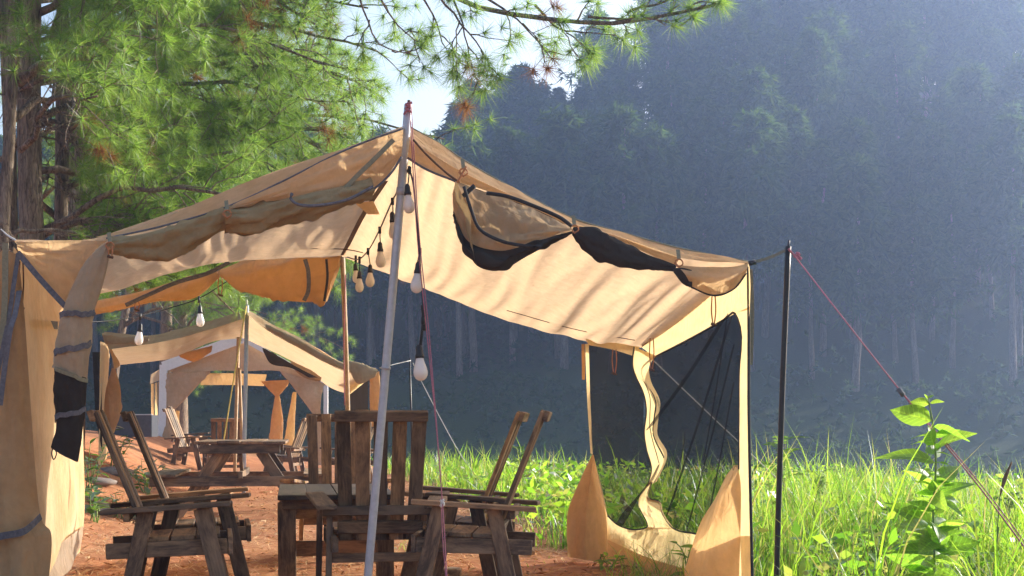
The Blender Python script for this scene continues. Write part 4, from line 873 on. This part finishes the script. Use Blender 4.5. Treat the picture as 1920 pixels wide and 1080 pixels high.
add_grass(31000, 1.0, 6.2, 4.8, 13, .26, .58, .006, .013, .15, .9, 1.2)
add_grass(2000, 1.1, 5.0, 5.2, 12, .55, .82, .008, .016, .1, .5, 1.2)
add_grass(38000, -3.5, 9, 10, 27, .24, .50, .010, .020, .15, .8, 1.3)
add_grass(1300, -2.5, 8, 10, 24, .45, .72, .012, .020, .1, .5, 1.3)
add_grass(5000, -6, 9, 20, 42, .25, .6, .02, .035, .2, .7, 1.0)
def near_wall(x, y):
    return (x > .62+.10*np.sin(y*5)) & (x < 1.16-.1*(y-6.95)) & (y < 9.6)
add_grass(420, .5, 1.2, 7.2, 9.5, .12, .34, .005, .011, .2, .9, 1.0, near_wall)
def spill(x, y): return np.array([nz(a*1.6, b*1.6, 8.1) for a, b in zip(x, y)]) > .18
add_grass(1500, -.9, 1.0, 9.4, 13.5, .05, .16, .004, .009, .3, 1.0, 1.0, spill)
n = 30000; x = rng.uniform(-3, 7, n); y = 5.2 + 17*rng.uniform(0, 1, n)**1.4
k = field_ok(x, y) & (np.array([nz(a*.7, b*.7, 12.3) for a, b in zip(x, y)]) + rng.uniform(-.25, .25, n) > .02); x, y = x[k], y[k]; n = len(x)
c = np.stack([x, y, height(x, y)+rng.uniform(.05, .42, n)], 1); d = rng.normal(size=(n, 3)); d[:, 2] = np.abs(d[:, 2])*.5; d /= np.linalg.norm(d, axis=1, keepdims=True)
w = np.cross(d, rng.normal(size=(n, 3))); w /= np.linalg.norm(w, axis=1, keepdims=True); L = rng.uniform(.05, .13, (n, 1))
VV.append(np.stack([c, c+d*L*.45+w*L*.24, c+d*L*.45-w*L*.24, c+d*L], 1).reshape(-1, 3)); b_ = np.arange(n)[:, None]*4+off
TT.append(np.concatenate([b_+np.array((0, 1, 2)), b_+np.array((1, 3, 2))])); off += n*4
gr = tri_mesh('grass', np.concatenate(VV), np.concatenate(TT), M['grass']); tag(gr, 'tall bright green grass covering the terrace beside the tents', 'grass', kind='stuff')
# pine straw on the red earth
n = 34000; x = rng.uniform(-4.6, 1.1, n); y = 8.2 + 15*rng.uniform(0, 1, n)**1.6; k = np.array([nz(a*1.1, b*1.1, 5.5) for a, b in zip(x, y)]) + rng.uniform(-.5, .5, n) > -.1; x, y = x[k], y[k]
a = rng.uniform(0, math.pi, len(x)); L = rng.uniform(.08, .24, len(x)); z = height(x, y)+.014
dx, dy = np.cos(a)*L/2, np.sin(a)*L/2; px_, py_ = -np.sin(a)*.0034, np.cos(a)*.0034
q = np.stack([np.stack([x-dx-px_, y-dy-py_, z], 1), np.stack([x-dx+px_, y-dy+py_, z], 1), np.stack([x+dx, y+dy, z+rng.uniform(.0, .03, len(x))], 1)], 1).reshape(-1, 3)
n2 = 5000; x2 = rng.uniform(-4.6, 1.1, n2); y2 = 8.2 + 14*rng.uniform(0, 1, n2)**1.6; c2 = np.stack([x2, y2, height(x2, y2)+.016], 1); a2 = rng.uniform(0, 6.28, n2); L2 = rng.uniform(.015, .05, n2)
o1 = np.stack([np.cos(a2)*L2, np.sin(a2)*L2, rng.uniform(0, .02, n2)], 1); o2 = np.stack([-np.sin(a2)*L2*.4, np.cos(a2)*L2*.4, rng.uniform(0, .015, n2)], 1)
q = np.concatenate([q, np.stack([c2-o1, c2+o2, c2+o1*.9], 1).reshape(-1, 3)])
tag(tri_mesh('pine_straw', q, np.arange(len(q)).reshape(-1, 3), M['litter']), 'dry pine needles strewn over the red earth', 'pine straw', kind='stuff')

# ------------------------------------------------------------------ leafy plants
def leaf_mesh(name, mat, L=1.0, w=.38, fold=.10, curl=.25, n=7):
    V, F = [], []
    for i in range(n+1):
        t = i/n; wd = w*math.sin(math.pi*min(1, t**.75*1.0))**.85*(1-.25*t)/1.0 if 0 < i < n else .004
        z = -curl*t*t
        for s, k in ((-1, 1), (-.5, .45), (0, 0), (.5, .45), (1, 1)): V.append((t*L, s*wd/2, z + fold*wd*abs(s) + .012*math.sin(9*t+3*s)))
    F = grid_faces(n+1, 5); me = bpy.data.meshes.new(name); me.from_pydata(V, [], F); me.polygons.foreach_set('use_smooth', [True]*len(F)); me.materials.append(mat); return me
ME_LEAF = [leaf_mesh('weed_leaf', M['leaf'], 1, .42, .12, c) for c in (.12, .3, .5)]
ME_SHRUB = [leaf_mesh('shrub_leaf', M['shrubleaf'], 1, .36, .14, c) for c in (.15, .35)]
def put_leaf(root, me, base, direction, L, rollv=0.0, wscale=1.0):
    d = Vector(direction).normalized(); o = link('leaf', me, root)
    qn = d.to_track_quat('X', 'Z') @ Matrix.Rotation(rollv, 4, 'X').to_quaternion()
    o.rotation_mode = 'QUATERNION'; o.rotation_quaternion = qn; o.location = Vector(base) - root.location; o.scale = (L, L*wscale, L); return o
wp = P(1752, 1190, 6.0); weed = empty('broadleaf_weed', (wp[0], 6.0, 0), 0, 'tall bright broad-leaved weed rising above the grass in front of the pink rope', 'plant')
stem_px = [(1752, 1210), (1752, 1050), (1750, 950), (1755, 870), (1750, 800), (1743, 760), (1740, 742)]
tube('stem', PL(stem_px, 6.0), [.006, .0055, .005, .0045, .004, .003, .002], M['stem'], weed, 8, 30)
# (base pixel, tip pixel, depth of tip relative to the stem)
LV = [((1742, 758), (1702, 756), -.02), ((1744, 755), (1768, 757), .03), ((1746, 790), (1664, 781), -.08), ((1750, 800), (1815, 832), -.10), ((1752, 838), (1824, 822), .10), ((1752, 835), (1722, 795), -.12), ((1753, 868), (1664, 842), -.03),
      ((1754, 860), (1748, 802), .12), ((1756, 905), (1802, 880), .08), ((1756, 920), (1745, 872), -.14), ((1757, 930), (1820, 900), -.04), ((1756, 925), (1722, 880), .10), ((1754, 960), (1700, 945), -.05), ((1754, 965), (1778, 935), .07), ((1752, 985), (1662, 955), .0),
      ((1752, 1000), (1815, 985), -.06), ((1752, 1000), (1700, 990), -.15), ((1752, 1020), (1790, 1000), .1), ((1751, 1030), (1840, 1030), .0), ((1751, 1035), (1690, 1035), -.1), ((1751, 1050), (1810, 1060), -.12), ((1751, 1060), (1705, 1070), .08), ((1752, 985), (1775, 1010), -.18), ((1752, 1010), (1730, 1045), -.18), ((1751, 1070), (1660, 1050), .05), ((1751, 1075), (1790, 1085), -.15), ((1740, 748), (1733, 738), 0), ((1741, 746), (1752, 742), .02)]
for (bx_, by_), (tx_, ty_), dz in LV:
    b, e = P(bx_, by_, 6.0), P(tx_, ty_, 6.0+dz); d = e-b; L = float(np.linalg.norm(d))*1.04
    d = d + np.array((0, 0, .18*L)); put_leaf(weed, random.choice(ME_LEAF), b, d, L, random.choice((-1, 1))*random.uniform(.5, 1.2), random.uniform(.95, 1.25) if L > .1 else .9)
for k in range(52):
    t = rng.uniform(.02, .98); b = P(1752+rng.uniform(-3, 3), 1110-310*t, 6.0); az = k*2.4; L = rng.uniform(.10, .19)*(1-.35*t)
    put_leaf(weed, random.choice(ME_LEAF), b, (math.cos(az), math.sin(az)*.7, rng.uniform(-.1, .6)), L*rng.uniform(.6, 1.25), rng.uniform(-1.2, 1.2), rng.uniform(.8, 1.2))
def shrub(px, py, Y, hgt, ns, nl, lab, me=ME_SHRUB, ls=.13, spread=.35):
    q = P(px, py, Y); z0 = H(q[0], Y); root = empty('leafy_shrub', (q[0], Y, z0), 0, lab, 'shrub', 'leafy shrubs of the camp')
    for s in range(ns):
        a = rng.uniform(0, 6.28); e = np.array((q[0]+math.cos(a)*spread*rng.uniform(.2, 1), Y+math.sin(a)*spread*rng.uniform(.2, 1), z0+hgt*rng.uniform(.6, 1)))
        path = wander((q[0], Y, z0-.02), e, 6, .015, .03); tube('stem', path, np.linspace(.007, .003, 6), M['stem'], root, 5)
        for k in range(nl):
            t = .2+.8*(k+.5)/nl; j = min(int(t*5), 4); c = path[j]*(1-(t*5-j))+path[j+1]*(t*5-j); az = k*2.4+a
            put_leaf(root, random.choice(me), c, (math.cos(az), math.sin(az), rng.uniform(-.1, .7)), ls*rng.uniform(.7, 1.25), rng.uniform(-.4, .4))
shrub(165, 880, 14.5, .62, 7, 9, 'leafy green shrub beside the dark mesh of the second tent', spread=.3, ls=.15)
shrub(178, 950, 12.6, .30, 6, 7, 'low glossy shrub on red earth at the edge of the sunlit canvas wall', spread=.25, ls=.14)
shrub(275, 885, 17.0, .45, 7, 8, 'leafy shrub on the bank between the backs of the two side-view armchairs', spread=.4, ls=.15)
shrub(210, 850, 19.0, .6, 6, 8, 'leafy shrub below the orange hanging curtain', spread=.4, ls=.16)
shrub(228, 930, 13.6, .26, 5, 7, 'low shrub on the bank by the fallen pole', spread=.28, ls=.12)
shrub(1300, 1110, 8.1, .30, 4, 6, 'small broad-leaved seedling growing at the foot of the glowing wall', ME_LEAF, .12, .16)
shrub(1130, 1080, 9.2, .10, 5, 5, 'flat weed patch under the orange door corner', ME_LEAF, .07, .2)
shrub(1840, 1150, 6.6, .55, 5, 8, 'leafy weed low in the grass right of the broad-leaved weed', ME_LEAF, .12, .25)
shrub(1585, 1130, 7.4, .50, 5, 8, 'leafy weed low in the grass between the black pole and the broad-leaved weed', ME_LEAF, .10, .25)
# feathery plants
def feathery(px, py, Y, hgt, lab):
    q = P(px, py, Y); z0 = H(q[0], Y); root = empty('feathery_plant', (q[0], Y, z0), 0, lab, 'plant', 'feathery plants in the grass'); V = []
    for s in range(9):
        az = rng.uniform(0, 6.28); b = np.array((q[0], Y, z0+hgt*rng.uniform(.55, .95))); e = b+np.array((math.cos(az)*.2, math.sin(az)*.15, rng.uniform(.0, .14)))*hgt*1.1
        rach = wander(b, e, 12, .004, .03); tube('rachis', rach, .003, M['stem'], root, 4)
        ax = e-b; ax /= np.linalg.norm(ax); sd_ = np.cross(ax, (0, 0, 1)); 
        for c in rach[1:]:
            for w in (-1, 1):
                d = sd_*w*.055*hgt*1.2 + ax*.015; V += [c, c+d*.5+ax*.012, c+d, c+d*.5-ax*.012]
    tube('stem', [(q[0], Y, z0), (q[0]+.02, Y, z0+hgt*.5), (q[0], Y, z0+hgt*.95)], [.008, .006, .003], M['stem'], root, 6)
    V = np.array(V); mesh_obj('leaflets', V, np.arange(len(V)).reshape(-1, 4).tolist(), M['fern'], root)['kind'] = 'stuff'
feathery(1465, 1000, 10.2, .88, 'feathery-leaved plant rising right behind the thin black pole')
feathery(1540, 1000, 11.5, .62, 'feathery-leaved plant between the black pole and the broad-leaved weed')
feathery(975, 960, 15.5, .72, 'feathery-leaved plant showing between the right-hand chair backs')
feathery(1410, 1000, 12.0, .60, 'feathery-leaved plant showing at the edge of the glowing wall')
feathery(1890, 1000, 9.0, .60, 'feathery-leaved plant low by the right end of the pink rope')
# a reddish grass seed head
sh = empty('seed_stalk', P(1868, 1150, 6.2), 0, 'reddish seed head on a bent stalk near the pink rope', 'seed stalk')
tube('stalk', PL([(1868, 1150), (1870, 1000), (1875, 930)], 6.2), .003, M['stem'], sh, 5, 10)
tube('seed_head', PL([(1875, 930), (1884, 898), (1897, 866)], 6.2), [.003, .010, .003], M['seed'], sh, 7, 12)

# ------------------------------------------------------------------ haze
hb = np.array([(x, y, z) for x in (-153, 153) for y in (-43, 188) for z in (-9, 66)], float)
hz_m, nt, out = mat_new('valley_haze'); pv = N(nt, 'VolumePrincipled'); pv.inputs['Color'].default_value = (.44, .60, 1, 1); pv.inputs['Density'].default_value = .00165; pv.inputs['Anisotropy'].default_value = .66
nt.links.new(pv.outputs[0], out.inputs['Volume'])
hz = mesh_obj('haze', hb, [(0, 1, 3, 2), (4, 6, 7, 5), (0, 4, 5, 1), (2, 3, 7, 6), (0, 2, 6, 4), (1, 5, 7, 3)], hz_m, None, False)
tag(hz, 'pale blue morning haze filling the valley', 'haze', kind='stuff')
